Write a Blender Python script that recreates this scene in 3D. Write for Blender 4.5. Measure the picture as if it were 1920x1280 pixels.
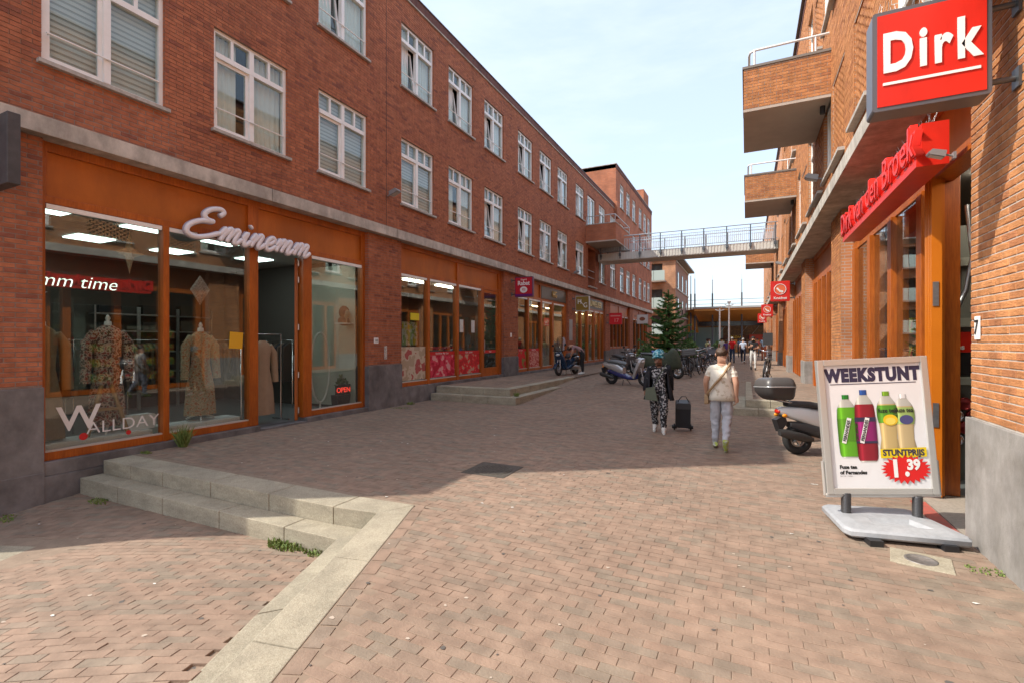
import bpy, bmesh, math, random
import numpy as np
from mathutils import Vector, Matrix, Euler
for o in list(bpy.data.objects): bpy.data.objects.remove(o)
SC = bpy.context.scene
COL = SC.collection
R = math.radians
# ---------------- camera
cam_d = bpy.data.cameras.new('camera'); cam = bpy.data.objects.new('camera', cam_d); COL.objects.link(cam)
cam.location = (0, 0, 1.7); cam.rotation_euler = (R(90), 0, R(25.88))
cam_d.sensor_width = 36; cam_d.lens = 17.0; cam_d.clip_start = .05; cam_d.clip_end = 2000
SC.camera = cam
# ---------------- sky
SUN_EL = R(47); SUN_AZ = math.atan2(-1, -.65)
w = bpy.data.worlds.new('World'); SC.world = w; w.use_nodes = True
nt = w.node_tree; bg = nt.nodes['Background']
sky = nt.nodes.new('ShaderNodeTexSky'); sky.sky_type = 'NISHITA'; sky.sun_disc = False
sky.sun_elevation = SUN_EL; sky.sun_rotation = SUN_AZ
sky.air_density = 1.0; sky.dust_density = 2.6; sky.ozone_density = 1.6; sky.altitude = 0
# thin high haze clouds, everywhere in the sky
tc = nt.nodes.new('ShaderNodeTexCoord'); mp = nt.nodes.new('ShaderNodeMapping'); mp.inputs['Scale'].default_value = (1.2, 1.2, 5)
nz = nt.nodes.new('ShaderNodeTexNoise'); nz.inputs['Scale'].default_value = 2.2; nz.inputs['Detail'].default_value = 7; nz.inputs['Roughness'].default_value = .62
rp = nt.nodes.new('ShaderNodeValToRGB'); rp.color_ramp.elements[0].position = .42; rp.color_ramp.elements[1].position = .78
rp.color_ramp.elements[0].color = (.52, .52, .52, 1); rp.color_ramp.elements[1].color = (.86, .86, .86, 1)
mx = nt.nodes.new('ShaderNodeMix'); mx.data_type = 'RGBA'
nt.links.new(tc.outputs['Generated'], mp.inputs[0]); nt.links.new(mp.outputs[0], nz.inputs['Vector']); nt.links.new(nz.outputs[0], rp.inputs[0])
nt.links.new(rp.outputs[0], mx.inputs[0]); nt.links.new(sky.outputs[0], mx.inputs[6]); mx.inputs[7].default_value = (2.6, 2.9, 3.2, 1)
nt.links.new(mx.outputs[2], bg.inputs[0]); bg.inputs[1].default_value = .15
# ---------------- sun
sd = bpy.data.lights.new('sun', 'SUN'); sun = bpy.data.objects.new('sun', sd); COL.objects.link(sun)
sd.energy = 2.1; sd.angle = R(.55); sd.color = (1, .93, .82)
hd = Vector((1, .65, 0)).normalized()
sun.rotation_euler = Vector((hd.x*math.cos(SUN_EL), hd.y*math.cos(SUN_EL), -math.sin(SUN_EL))).to_track_quat('-Z', 'Y').to_euler()
sun.location = (-30, -20, 40)
# ---------------- exposure
SC.view_settings.view_transform = 'Standard'; SC.view_settings.look = 'None'
SC.view_settings.gamma = 1; SC.view_settings.exposure = 1.38; SC.view_settings.use_curve_mapping = False
SC.render.engine = 'CYCLES'
SC.cycles.max_bounces = 6; SC.cycles.diffuse_bounces = 3; SC.cycles.glossy_bounces = 3; SC.cycles.transparent_max_bounces = 12; SC.cycles.caustics_reflective = False; SC.cycles.caustics_refractive = False

# ================================================================ helpers
rnd = random.Random(11)
def T(o, label=None, cat=None, group=None, kind=None):
    if label: o['label'] = label
    if cat: o['category'] = cat
    if group: o['group'] = group
    if kind: o['kind'] = kind
    return o
def empty(name, loc=(0,0,0), rz=0, label=None, cat=None, group=None):
    o = bpy.data.objects.new(name, None); COL.objects.link(o); o.location = loc; o.rotation_euler = (0,0,rz)
    o.empty_display_size = .1
    return T(o, label, cat, group)
def link(name, me, parent=None, loc=(0,0,0), rot=(0,0,0), kind=None):
    o = bpy.data.objects.new(name, me); COL.objects.link(o); o.parent = parent; o.location = loc; o.rotation_euler = rot
    if kind: o['kind'] = kind
    return o
class MB:
    def __init__(s): s.v=[]; s.f=[]; s.m=[]; s.s=[]; s.M=None
    def add(s, vs, fs, m=0, sm=False):
        b=len(s.v)
        if s.M is not None: vs=[tuple(s.M@Vector(p)) for p in vs]
        s.v+=[tuple(p) for p in vs]; s.f+=[tuple(i+b for i in f) for f in fs]; s.m+=[m]*len(fs); s.s+=[sm]*len(fs); return s
    def box(s,x0,y0,z0,x1,y1,z1,m=0):
        x0,x1=min(x0,x1),max(x0,x1); y0,y1=min(y0,y1),max(y0,y1); z0,z1=min(z0,z1),max(z0,z1)
        return s.add([(x0,y0,z0),(x1,y0,z0),(x1,y1,z0),(x0,y1,z0),(x0,y0,z1),(x1,y0,z1),(x1,y1,z1),(x0,y1,z1)],
            [(0,3,2,1),(4,5,6,7),(0,1,5,4),(1,2,6,5),(2,3,7,6),(3,0,4,7)],m)
    def cbox(s,c,d,m=0,rot=None):
        M0=s.M
        if rot is not None:
            X=Matrix.Translation(c)@Euler(rot).to_matrix().to_4x4(); s.M = X if M0 is None else M0@X; c=(0,0,0)
        s.box(c[0]-d[0]/2,c[1]-d[1]/2,c[2]-d[2]/2,c[0]+d[0]/2,c[1]+d[1]/2,c[2]+d[2]/2,m); s.M=M0; return s
    def quad(s,a,b,c,d,m=0): return s.add([a,b,c,d],[(0,1,2,3)],m)
    def tube(s,pts,r,n=8,m=0,caps=True,flat=None,closed=False):
        pts=[Vector(p) for p in pts]; k=len(pts); rs=r if isinstance(r,(list,tuple)) else [r]*k
        vs=[];fs=[]; prev=None
        for i,p in enumerate(pts):
            if closed: t=(pts[(i+1)%k]-pts[i-1])
            else: t=(pts[min(i+1,k-1)]-pts[max(i-1,0)])
            t = t.normalized() if t.length>1e-9 else Vector((0,0,1))
            if prev is None:
                a=Vector((0,0,1)) if abs(t.z)<.9 else Vector((1,0,0)); u=t.cross(a).normalized()
            else:
                u=prev-t*prev.dot(t); u=u.normalized() if u.length>1e-6 else t.orthogonal().normalized()
            prev=u; v=t.cross(u)
            for j in range(n):
                a=2*math.pi*j/n; vs.append(p+(u*math.cos(a)+v*math.sin(a))*rs[i])
        for i in range(k if closed else k-1):
            i2=(i+1)%k
            for j in range(n):
                j2=(j+1)%n; fs.append((i*n+j,i*n+j2,i2*n+j2,i2*n+j))
        s.add(vs,fs,m,True)
        if caps and not closed: s.add(vs[:n],[tuple(range(n))[::-1]],m); s.add(vs[-n:],[tuple(range(n))],m)
        return s
    def cyl(s,a,b,r,r2=None,n=14,m=0): return s.tube([a,b],[r,r if r2 is None else r2],n,m)
    def lathe(s,prof,n=16,c=(0,0,0),m=0,axis='z',sm=True):
        vs=[];fs=[]
        for (r,z) in prof:
            for j in range(n):
                a=2*math.pi*j/n; q=(r*math.cos(a),r*math.sin(a),z)
                if axis=='y': q=(q[0],q[2],q[1])
                if axis=='x': q=(q[2],q[0],q[1])
                vs.append((q[0]+c[0],q[1]+c[1],q[2]+c[2]))
        k=len(prof)
        for i in range(k-1):
            for j in range(n):
                j2=(j+1)%n; fs.append((i*n+j,i*n+j2,(i+1)*n+j2,(i+1)*n+j))
        s.add(vs,fs,m,sm)
        if prof[0][0]>1e-4: s.add(vs[:n],[tuple(range(n))[::-1]],m)
        if prof[-1][0]>1e-4: s.add(vs[-n:],[tuple(range(n))],m)
        return s
    def prism(s,poly,t0,t1,axis='y',m=0,sm=False):
        n=len(poly)
        def q(p,t): return {'y':(p[0],t,p[1]),'z':(p[0],p[1],t),'x':(t,p[0],p[1])}[axis]
        vs=[q(p,t0) for p in poly]+[q(p,t1) for p in poly]
        fs=[(i,(i+1)%n,n+(i+1)%n,n+i) for i in range(n)]
        s.add(vs,fs,m,sm); s.add(vs[:n],[tuple(range(n))[::-1]],m); s.add(vs[n:],[tuple(range(n))],m); return s
    def ell(s,c,r,nu=14,nv=9,m=0,rot=None):
        M0=s.M
        if rot is not None:
            X=Matrix.Translation(c)@Euler(rot).to_matrix().to_4x4(); s.M = X if M0 is None else M0@X; c=(0,0,0)
        vs=[];fs=[]
        for i in range(nv+1):
            th=math.pi*i/nv
            for j in range(nu):
                a=2*math.pi*j/nu; vs.append((c[0]+r[0]*math.sin(th)*math.cos(a),c[1]+r[1]*math.sin(th)*math.sin(a),c[2]+r[2]*math.cos(th)))
        for i in range(nv):
            for j in range(nu):
                j2=(j+1)%nu; fs.append((i*nu+j,(i+1)*nu+j,(i+1)*nu+j2,i*nu+j2))
        s.add(vs,fs,m,True); s.M=M0; return s
    def mesh(s,mats,name='mesh'):
        me=bpy.data.meshes.new(name); me.from_pydata(s.v,[],s.f)
        if not isinstance(mats,(list,tuple)): mats=[mats]
        for q in mats: me.materials.append(q)
        if any(s.m): me.polygons.foreach_set('material_index',s.m)
        me.polygons.foreach_set('use_smooth',s.s); me.update()
        bm=bmesh.new(); bm.from_mesh(me); bmesh.ops.recalc_face_normals(bm,faces=bm.faces); bm.to_mesh(me); bm.free(); return me
    def build(s,name,mats,parent=None,loc=(0,0,0),rot=(0,0,0),kind=None,bevel=0):
        o=link(name,s.mesh(mats,name),parent,loc,rot,kind)
        if bevel:
            md=o.modifiers.new('b','BEVEL'); md.width=bevel; md.segments=2; md.limit_method='ANGLE'
        return o
def rrect(x0,z0,x1,z1,r,n=4):
    P=[]
    for cx,cz,a0 in ((x1-r,z1-r,0),(x0+r,z1-r,90),(x0+r,z0+r,180),(x1-r,z0+r,270)):
        for i in range(n+1):
            a=R(a0+90*i/n); P.append((cx+r*math.cos(a),cz+r*math.sin(a)))
    return P
# ---------------- materials
MATS={}
def mat(name,col,rough=.6,metal=0,col2=None,ns=6,bump=0,bs=60,spec=.5,emit=0,coat=0,contrast=(.35,.65),stretch=None,grime=None):
    if name in MATS: return MATS[name]
    m=bpy.data.materials.new(name); m.use_nodes=True; t=m.node_tree; N=t.nodes; L=t.links; b=N['Principled BSDF']; MATS[name]=m
    b.inputs['Roughness'].default_value=rough; b.inputs['Metallic'].default_value=metal; b.inputs['Specular IOR Level'].default_value=spec
    b.inputs['Coat Weight'].default_value=coat
    b.inputs['Base Color'].default_value=(*col,1)
    g=N.new('ShaderNodeNewGeometry'); pos=g.outputs['Position']
    if stretch:
        mp=N.new('ShaderNodeMapping'); mp.inputs['Scale'].default_value=stretch; L.new(pos,mp.inputs[0]); pos=mp.outputs[0]
    if col2:
        n=N.new('ShaderNodeTexNoise'); n.inputs['Scale'].default_value=ns; n.inputs['Detail'].default_value=6; n.inputs['Roughness'].default_value=.65; L.new(pos,n.inputs['Vector'])
        r=N.new('ShaderNodeValToRGB'); r.color_ramp.elements[0].position=contrast[0]; r.color_ramp.elements[1].position=contrast[1]
        r.color_ramp.elements[0].color=(*col,1); r.color_ramp.elements[1].color=(*col2,1); L.new(n.outputs[0],r.inputs[0]); L.new(r.outputs[0],b.inputs['Base Color'])
    if grime:
        mp2=N.new('ShaderNodeMapping'); mp2.inputs['Scale'].default_value=grime[0]; L.new(g.outputs['Position'],mp2.inputs[0])
        n=N.new('ShaderNodeTexNoise'); n.inputs['Scale'].default_value=1; n.inputs['Detail'].default_value=5; n.inputs['Roughness'].default_value=.7; L.new(mp2.outputs[0],n.inputs['Vector'])
        mr=N.new('ShaderNodeMapRange'); mr.inputs[1].default_value=.38; mr.inputs[2].default_value=.62; mr.inputs[3].default_value=1-grime[1]; mr.inputs[4].default_value=1.05; L.new(n.outputs[0],mr.inputs[0])
        vm=N.new('ShaderNodeVectorMath'); vm.operation='SCALE'; L.new(mr.outputs[0],vm.inputs['Scale'])
        if col2: L.new(r.outputs[0],vm.inputs[0])
        else: vm.inputs[0].default_value=col
        L.new(vm.outputs[0],b.inputs['Base Color'])
    if bump:
        n=N.new('ShaderNodeTexNoise'); n.inputs['Scale'].default_value=bs; n.inputs['Detail'].default_value=4; L.new(pos,n.inputs['Vector'])
        u=N.new('ShaderNodeBump'); u.inputs['Strength'].default_value=bump; u.inputs['Distance'].default_value=.01; L.new(n.outputs[0],u.inputs['Height']); L.new(u.outputs[0],b.inputs['Normal'])
    if emit:
        b.inputs['Emission Color'].default_value=(*col,1); b.inputs['Emission Strength'].default_value=emit
    return m
def brickmat(name,stops,rough=.8,bump=.35,bs=70,bstretch=(1,1,1),dirt=.35,ds=.6,blot=9,dstretch=(1.6,1.6,.45)):
    m=bpy.data.materials.new(name); m.use_nodes=True; t=m.node_tree; N=t.nodes; L=t.links; b=N['Principled BSDF']; MATS[name]=m
    b.inputs['Roughness'].default_value=rough; b.inputs['Specular IOR Level'].default_value=.3
    g=N.new('ShaderNodeNewGeometry'); oi=N.new('ShaderNodeObjectInfo')
    a=N.new('ShaderNodeMath'); a.operation='ADD'; L.new(g.outputs['Random Per Island'],a.inputs[0]); L.new(oi.outputs['Random'],a.inputs[1])
    fr=N.new('ShaderNodeMath'); fr.operation='FRACT'; L.new(a.outputs[0],fr.inputs[0])
    r=N.new('ShaderNodeValToRGB'); cr=r.color_ramp
    while len(cr.elements)<len(stops): cr.elements.new(.5)
    for e,(p,c) in zip(cr.elements,stops): e.position=p; e.color=(*c,1)
    L.new(fr.outputs[0],r.inputs[0])
    n=N.new('ShaderNodeTexNoise'); n.inputs['Scale'].default_value=blot; n.inputs['Detail'].default_value=3; L.new(g.outputs['Position'],n.inputs['Vector'])
    n2=N.new('ShaderNodeTexNoise'); n2.inputs['Scale'].default_value=ds; n2.inputs['Detail'].default_value=4; n2.inputs['Roughness'].default_value=.65
    mpd=N.new('ShaderNodeMapping'); mpd.inputs['Scale'].default_value=dstretch; L.new(g.outputs['Position'],mpd.inputs[0]); L.new(mpd.outputs[0],n2.inputs['Vector'])
    mr=N.new('ShaderNodeMapRange'); mr.inputs[1].default_value=.3; mr.inputs[2].default_value=.7; mr.inputs[3].default_value=1-dirt; mr.inputs[4].default_value=1+dirt*.35; L.new(n.outputs[0],mr.inputs[0])
    mr2=N.new('ShaderNodeMapRange'); mr2.inputs[1].default_value=.3; mr2.inputs[2].default_value=.7; mr2.inputs[3].default_value=1-dirt*.8; mr2.inputs[4].default_value=1+dirt*.3; L.new(n2.outputs[0],mr2.inputs[0])
    mu=N.new('ShaderNodeMath'); mu.operation='MULTIPLY'; L.new(mr.outputs[0],mu.inputs[0]); L.new(mr2.outputs[0],mu.inputs[1])
    vm=N.new('ShaderNodeVectorMath'); vm.operation='SCALE'; L.new(r.outputs[0],vm.inputs[0]); L.new(mu.outputs[0],vm.inputs['Scale']); L.new(vm.outputs[0],b.inputs['Base Color'])
    mp=N.new('ShaderNodeMapping'); mp.inputs['Scale'].default_value=bstretch; L.new(g.outputs['Position'],mp.inputs[0])
    n3=N.new('ShaderNodeTexNoise'); n3.inputs['Scale'].default_value=bs; n3.inputs['Detail'].default_value=3; n3.inputs['Roughness'].default_value=.6; L.new(mp.outputs[0],n3.inputs['Vector'])
    u=N.new('ShaderNodeBump'); u.inputs['Strength'].default_value=bump; u.inputs['Distance'].default_value=.012; L.new(n3.outputs[0],u.inputs['Height']); L.new(u.outputs[0],b.inputs['Normal'])
    return m
def brickflat(name,c1,c2,mortar,bw=.22,rh=.0625,horizontal=False):
    """brick wall too far off, or too edge-on, to pick bricks apart"""
    m=bpy.data.materials.new(name); m.use_nodes=True; t=m.node_tree; N=t.nodes; L=t.links; b=N['Principled BSDF']; MATS[name]=m
    b.inputs['Roughness'].default_value=.85; b.inputs['Specular IOR Level'].default_value=.3
    g=N.new('ShaderNodeNewGeometry'); sx=N.new('ShaderNodeSeparateXYZ'); L.new(g.outputs['Position'],sx.inputs[0])
    cx=N.new('ShaderNodeCombineXYZ')
    if horizontal: L.new(sx.outputs[0],cx.inputs[0]); L.new(sx.outputs[1],cx.inputs[1])
    else:
        a=N.new('ShaderNodeMath'); a.operation='ADD'; L.new(sx.outputs[0],a.inputs[0]); L.new(sx.outputs[1],a.inputs[1]); L.new(a.outputs[0],cx.inputs[0]); L.new(sx.outputs[2],cx.inputs[1])
    k=N.new('ShaderNodeTexBrick'); k.inputs['Color1'].default_value=(*c1,1); k.inputs['Color2'].default_value=(*c2,1); k.inputs['Mortar'].default_value=(*mortar,1)
    k.inputs['Scale'].default_value=1; k.inputs['Mortar Size'].default_value=.006; k.inputs['Brick Width'].default_value=bw; k.inputs['Row Height'].default_value=rh; k.inputs['Bias'].default_value=0
    L.new(cx.outputs[0],k.inputs['Vector'])
    n=N.new('ShaderNodeTexNoise'); n.inputs['Scale'].default_value=1.3; n.inputs['Detail'].default_value=8; L.new(g.outputs['Position'],n.inputs['Vector'])
    mr=N.new('ShaderNodeMapRange'); mr.inputs[1].default_value=.3; mr.inputs[2].default_value=.7; mr.inputs[3].default_value=.72; mr.inputs[4].default_value=1.15; L.new(n.outputs[0],mr.inputs[0])
    vm=N.new('ShaderNodeVectorMath'); vm.operation='SCALE'; L.new(k.outputs['Color'],vm.inputs[0]); L.new(mr.outputs[0],vm.inputs['Scale']); L.new(vm.outputs[0],b.inputs['Base Color'])
    u=N.new('ShaderNodeBump'); u.inputs['Strength'].default_value=.3; u.inputs['Distance'].default_value=.01; u.invert=True; L.new(k.outputs['Fac'],u.inputs['Height']); L.new(u.outputs[0],b.inputs['Normal'])
    return m
def glassmat(name,tint=(.9,.95,.93),ior=1.5):
    m=bpy.data.materials.new(name); m.use_nodes=True; t=m.node_tree; N=t.nodes; L=t.links; N.remove(N['Principled BSDF']); MATS[name]=m
    o=N['Material Output']; a=N.new('ShaderNodeBsdfTransparent'); a.inputs[0].default_value=(*tint,1)
    g=N.new('ShaderNodeBsdfGlossy'); g.inputs['Roughness'].default_value=.004; g.inputs['Color'].default_value=(.95,.97,1,1)
    n=N.new('ShaderNodeTexNoise'); n.inputs['Scale'].default_value=.9; n.inputs['Detail'].default_value=1
    ge=N.new('ShaderNodeNewGeometry'); L.new(ge.outputs['Position'],n.inputs['Vector'])
    u=N.new('ShaderNodeBump'); u.inputs['Strength'].default_value=.05; u.inputs['Distance'].default_value=.02; L.new(n.outputs[0],u.inputs['Height']); L.new(u.outputs[0],g.inputs['Normal'])
    f=N.new('ShaderNodeFresnel')
    mi=N.new('ShaderNodeMix'); mi.data_type='FLOAT'; mi.inputs[2].default_value=ior; mi.inputs[3].default_value=1/ior; L.new(ge.outputs['Backfacing'],mi.inputs[0]); L.new(mi.outputs[0],f.inputs[0])
    x=N.new('ShaderNodeMixShader'); L.new(f.outputs[0],x.inputs[0]); L.new(a.outputs[0],x.inputs[1]); L.new(g.outputs[0],x.inputs[2]); L.new(x.outputs[0],o.inputs[0])
    return m
M_BRL=brickmat('brick_shaded_red_brown',[(0,(.28,.10,.066)),(.10,(.37,.13,.072)),(.45,(.44,.155,.08)),(.8,(.49,.18,.092)),(1,(.40,.138,.072))],bump=.4,bs=40,bstretch=(1,1,2.2),dirt=.27)  # same brick as the sunlit side, shade put into its darker colour
M_BRR=brickmat('brick_sunlit_orange',[(0,(.44,.18,.08)),(.3,(.52,.225,.09)),(.6,(.58,.255,.10)),(.85,(.62,.28,.115)),(1,(.49,.20,.08))],bump=.75,bs=26,bstretch=(1,1,2.6),dirt=.28)  # sunlit copy of the left brick, sunlight put into the colour
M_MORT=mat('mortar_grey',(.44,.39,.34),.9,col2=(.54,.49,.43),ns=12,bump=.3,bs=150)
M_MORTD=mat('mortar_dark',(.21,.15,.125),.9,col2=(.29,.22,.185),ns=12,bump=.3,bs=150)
M_BFL=brickflat('brick_far_shaded_red',(.39,.12,.054),(.48,.155,.066),(.27,.185,.15))
M_BFR=brickflat('brick_far_sunlit_orange',(.47,.2,.09),(.57,.25,.105),(.45,.39,.33))
M_BFD=brickflat('brick_dark_purple',(.13,.05,.045),(.19,.07,.055),(.12,.09,.08),bw=.06,rh=.22)
M_CONC=mat('concrete_weathered',(.42,.39,.34),.85,col2=(.58,.54,.48),ns=3.5,bump=.25,bs=90,contrast=(.3,.6),grime=((3,3,1.2),.32))
M_SOFF=mat('concrete_soffit',(.42,.36,.31),.85,col2=(.48,.42,.36),ns=2,bump=.1,bs=60)
M_PLIN=mat('bluestone_plinth',(.14,.135,.14),.6,grime=((1.2,1.2,.8),.45),col2=(.25,.243,.245),ns=3,bump=.15,bs=60,contrast=(.3,.72))
M_PLINR=mat('bluestone_plinth_worn',(.25,.235,.215),.7,grime=((2,2,.9),.3),col2=(.36,.345,.33),ns=5,bump=.2,bs=70,contrast=(.3,.7))
M_WOOD=mat('timber_orange_brown',(.37,.08,.007),.38,grime=((3,3,.7),.28),col2=(.51,.135,.013),ns=9,bump=.06,bs=30,stretch=(8,8,.6),spec=.5)
M_PANEL=mat('fascia_panel_orange',(.42,.112,.008),.45,grime=((1.5,1.5,.5),.18),col2=(.48,.135,.012),ns=1.5,bump=.03,bs=20)
M_WHITE=mat('white_painted_timber',(.82,.82,.79),.4,col2=(.88,.88,.86),ns=5)
M_SILL=mat('stone_sill',(.36,.34,.31),.8,col2=(.5,.48,.44),ns=14,bump=.3,bs=120)
M_GLASS=glassmat('window_glass'); M_SHOPG=glassmat('shop_glass',(.86,.9,.88),1.85)
M_BLIND=mat('pale_blind',(.62,.66,.70),.8)
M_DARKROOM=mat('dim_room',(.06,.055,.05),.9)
M_STEEL=mat('galvanised_steel',(.52,.53,.54),.35,.9,col2=(.42,.43,.45),ns=20)
M_BLACK=mat('black_plastic',(.018,.018,.02),.45)
M_RUB=mat('tyre_rubber',(.022,.022,.022),.8)
M_CHROME=mat('chrome',(.7,.7,.72),.15,1)
M_STONE=mat('step_granite_concrete',(.29,.255,.185),.9,grime=((2.2,2.2,6),.24),col2=(.46,.415,.315),ns=70,bump=.5,bs=180,contrast=(.3,.7))
M_SAND=mat('joint_sand',(.21,.155,.112),.95,col2=(.28,.21,.155),ns=8)
def holes_grid(x0,x1,z0,z1,holes):
    xs=sorted({x0,x1}|{min(max(h[0],x0),x1) for h in holes}|{min(max(h[1],x0),x1) for h in holes})
    zs=sorted({z0,z1}|{min(max(h[2],z0),z1) for h in holes}|{min(max(h[3],z0),z1) for h in holes})
    for i in range(len(xs)-1):
        for j in range(len(zs)-1):
            cx=(xs[i]+xs[i+1])/2; cz=(zs[j]+zs[j+1])/2
            if not any(h[0]<cx<h[1] and h[2]<cz<h[3] for h in holes): yield xs[i],xs[i+1],zs[j],zs[j+1]
def wall_mesh(x0,x1,z0,z1,holes,y=0,depth=.22):
    mb=MB()
    for a,b,c,d in holes_grid(x0,x1,z0,z1,holes): mb.quad((a,y,c),(b,y,c),(b,y,d),(a,y,d),0)
    for h in holes:
        a,b,c,d=max(h[0],x0),min(h[1],x1),max(h[2],z0),min(h[3],z1)
        mb.quad((a,y,c),(a,y,d),(a,y+depth,d),(a,y+depth,c),1); mb.quad((b,y,c),(b,y+depth,c),(b,y+depth,d),(b,y,d),1)
        mb.quad((a,y,c),(a,y+depth,c),(b,y+depth,c),(b,y,c),1); mb.quad((a,y,d),(b,y,d),(b,y+depth,d),(a,y+depth,d),1)
    return mb
def brick_rects(x0,x1,z0,z1,holes,L=.22,H=.0625,j=.010,ph=0):
    out=[]; k0=int(math.floor(z0/H+.001)); k=k0
    while k*H<z1-.02:
        a=max(k*H,z0)+j/2; b=min((k+1)*H,z1)-j/2; zc=(a+b)/2; k+=1
        if b-a<.02: continue
        segs=[(x0,x1)]
        for h in holes:
            if h[2]<zc<h[3]:
                ns=[]
                for s0,s1 in segs:
                    if h[1]<=s0 or h[0]>=s1: ns.append((s0,s1)); continue
                    if h[0]>s0: ns.append((s0,h[0]))
                    if h[1]<s1: ns.append((h[1],s1))
                segs=ns
        off=ph+(L/2 if k%2 else 0)
        for s0,s1 in segs:
            i=math.floor((s0-off)/L)
            while off+i*L<s1:
                p=max(off+i*L,s0); q=min(off+(i+1)*L,s1); i+=1
                p2=p+(j/2 if p>s0+1e-6 else 0); q2=q-(j/2 if q<s1-1e-6 else 0)
                if q2-p2>.025: out.append((p2,q2,a,b))
    return out
def bricks_stuff(rects,matl,parent,y=0,proud=.007,name='brick_courses'):
    n=len(rects)
    if not n: return
    A=np.array(rects); rg=np.random.default_rng(3); yy=y-proud+rg.uniform(-.002,.002,n)
    V=np.zeros((n,8,3))
    for q,(xi,zi,fr) in enumerate(((0,2,1),(1,2,1),(1,3,1),(0,3,1),(0,2,0),(1,2,0),(1,3,0),(0,3,0))):
        V[:,q,0]=A[:,xi]; V[:,q,2]=A[:,zi]; V[:,q,1]=yy if fr else y+.003
    F=np.array([(0,1,2,3),(1,5,6,2),(0,3,7,4),(3,2,6,7),(0,4,5,1)])
    fs=(F[None]+8*np.arange(n)[:,None,None]).reshape(-1,4)
    me=bpy.data.meshes.new(name); me.from_pydata(V.reshape(-1,3).tolist(),[],fs.tolist()); me.materials.append(matl)
    return link(name,me,parent,kind='stuff')
_bc={}
def bricks_single(rects,matl,parent,y=0,proud=.007,name='brick'):
    for (p,q,a,b) in rects:
        key=(matl.name,round(q-p,3),round(b-a,3))
        if key not in _bc:
            w=(q-p)/2; h=(b-a)/2; c=.004
            mb=MB(); mb.add([(-w,0,-h),(w,0,-h),(w,0,h),(-w,0,h),(-w+c,-1*proud,-h+c),(w-c,-proud,-h+c),(w-c,-proud,h-c),(-w+c,-proud,h-c),(-w,-proud+c,-h),(w,-proud+c,-h),(w,-proud+c,h),(-w,-proud+c,h)],
                [(4,5,6,7),(8,9,5,4),(9,10,6,5),(10,11,7,6),(11,8,4,7),(0,1,9,8),(1,2,10,9),(2,3,11,10),(3,0,8,11)])
            _bc[key]=mb.mesh(matl,'brick')
        link(name,_bc[key],parent,((p+q)/2,y+.003+rnd.uniform(-.002,.002),(a+b)/2))
def text(body,size,parent,loc,rot,matl,ext=.004,bold=0,name='lettering',xs=1,align='CENTER',shear=0,spacing=1,va='CENTER'):
    cu=bpy.data.curves.new('t','FONT'); cu.body=body; cu.size=size; cu.extrude=ext; cu.offset=bold; cu.align_x=align; cu.align_y=va; cu.shear=shear; cu.space_character=spacing; cu.resolution_u=3
    ob=bpy.data.objects.new('t',cu); COL.objects.link(ob)
    me=bpy.data.meshes.new_from_object(ob); bpy.data.objects.remove(ob); me.materials.clear(); me.materials.append(matl)
    if xs!=1: me.transform(Matrix.Diagonal((xs,1,1,1)))
    return link(name,me,parent,loc,rot)
def copy_tree(o,parent=None):
    c=o.copy(); COL.objects.link(c); c.parent=parent
    for ch in o.children: copy_tree(ch,c)
    return c
# ================================================================ ground
def zs(Y): return np.interp(Y,[-100,12,17.5,400],[0,0,.30,.30])
XL=-8.35; XR=1.73
def kr(Y): return -3.11-.4*(np.minimum(Y,4.09)-4.09)          # right edge of the slanting kerb
def km(Y): return -3.31-.405*(np.minimum(Y,3.75)-3.75)
def kl(Y): return -3.51-.49*(np.minimum(Y,3.42)-3.42)
def zk(Y): return np.interp(Y,[1.5,3.5],[-.03,-.37])
def zlow(X,Y):
    w=np.interp(Y,[1.8,2.6,3.5],[-.50,-.47,-.39]); k=zk(Y); u=np.clip((kl(Y)-X)/4.6,0,1)
    return k+(w-k)*u
def grid(name,xs,ys,zf,m,kind='structure',parent=None):
    mb=MB(); 
    for y in ys:
        for x in xs(y) if callable(xs) else xs: mb.v.append((x,y,float(zf(x,y))))
    n=len(xs(ys[0]) if callable(xs) else xs)
    for j in range(len(ys)-1):
        for i in range(n-1): mb.f.append((j*n+i,j*n+i+1,(j+1)*n+i+1,(j+1)*n+i)); mb.m.append(0); mb.s.append(True)
    return mb.build(name,m,parent,kind=kind)
M_PAVFAR=brickflat('pavers_far',(.33,.215,.148),(.275,.2,.145),(.2,.15,.115),bw=.21,rh=.077,horizontal=True)
M_PAV=brickmat('paver_clay',[(0,(.26,.21,.16)),(.18,(.272,.212,.162)),(.26,(.288,.211,.158)),(.6,(.306,.219,.163)),(.85,(.32,.225,.167)),(1,(.296,.206,.152))],rough=.85,bump=.35,bs=60,dirt=.24,ds=.55,blot=7,dstretch=(1,1,1))
grid('ground',[-500,500],[-300,3.95,4.0,12,17.5,40,800],lambda x,y: -.85 if y<3.97 else zs(y)-.07,M_PAVFAR)
street=grid('street',lambda y:[kr(y)-.0 if y<4.09 else XL-.02, 1.2, 2.3] if y<4.2 else [XL-.02,1.2,2.3],[-14,-1.5,0,2,4.08],lambda x,y:-.004,M_SAND)
grid('street_joint_bed',[XL-.02,-3,2.3],[4.06,12,17.5,26.1],lambda x,y:zs(y)-.004,M_SAND,kind=None,parent=street)
grid('far_pavement',[XL-25,40],[26,60,140],lambda x,y:zs(y)-.004,M_PAVFAR)
lower=grid('lower_square',lambda y:list(np.linspace(-8.4,float(km(y)),10)),list(np.linspace(-3,3.75,22)),lambda x,y:zlow(x,y)-.005,M_SAND)
grid('square',[-60,-8.3],[-60,-3,2.2],lambda x,y:-.52,M_PAVFAR)
grid('side_road',[-60,60],[-60,-13.9],lambda x,y:-.055,M_PAVFAR)
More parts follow.
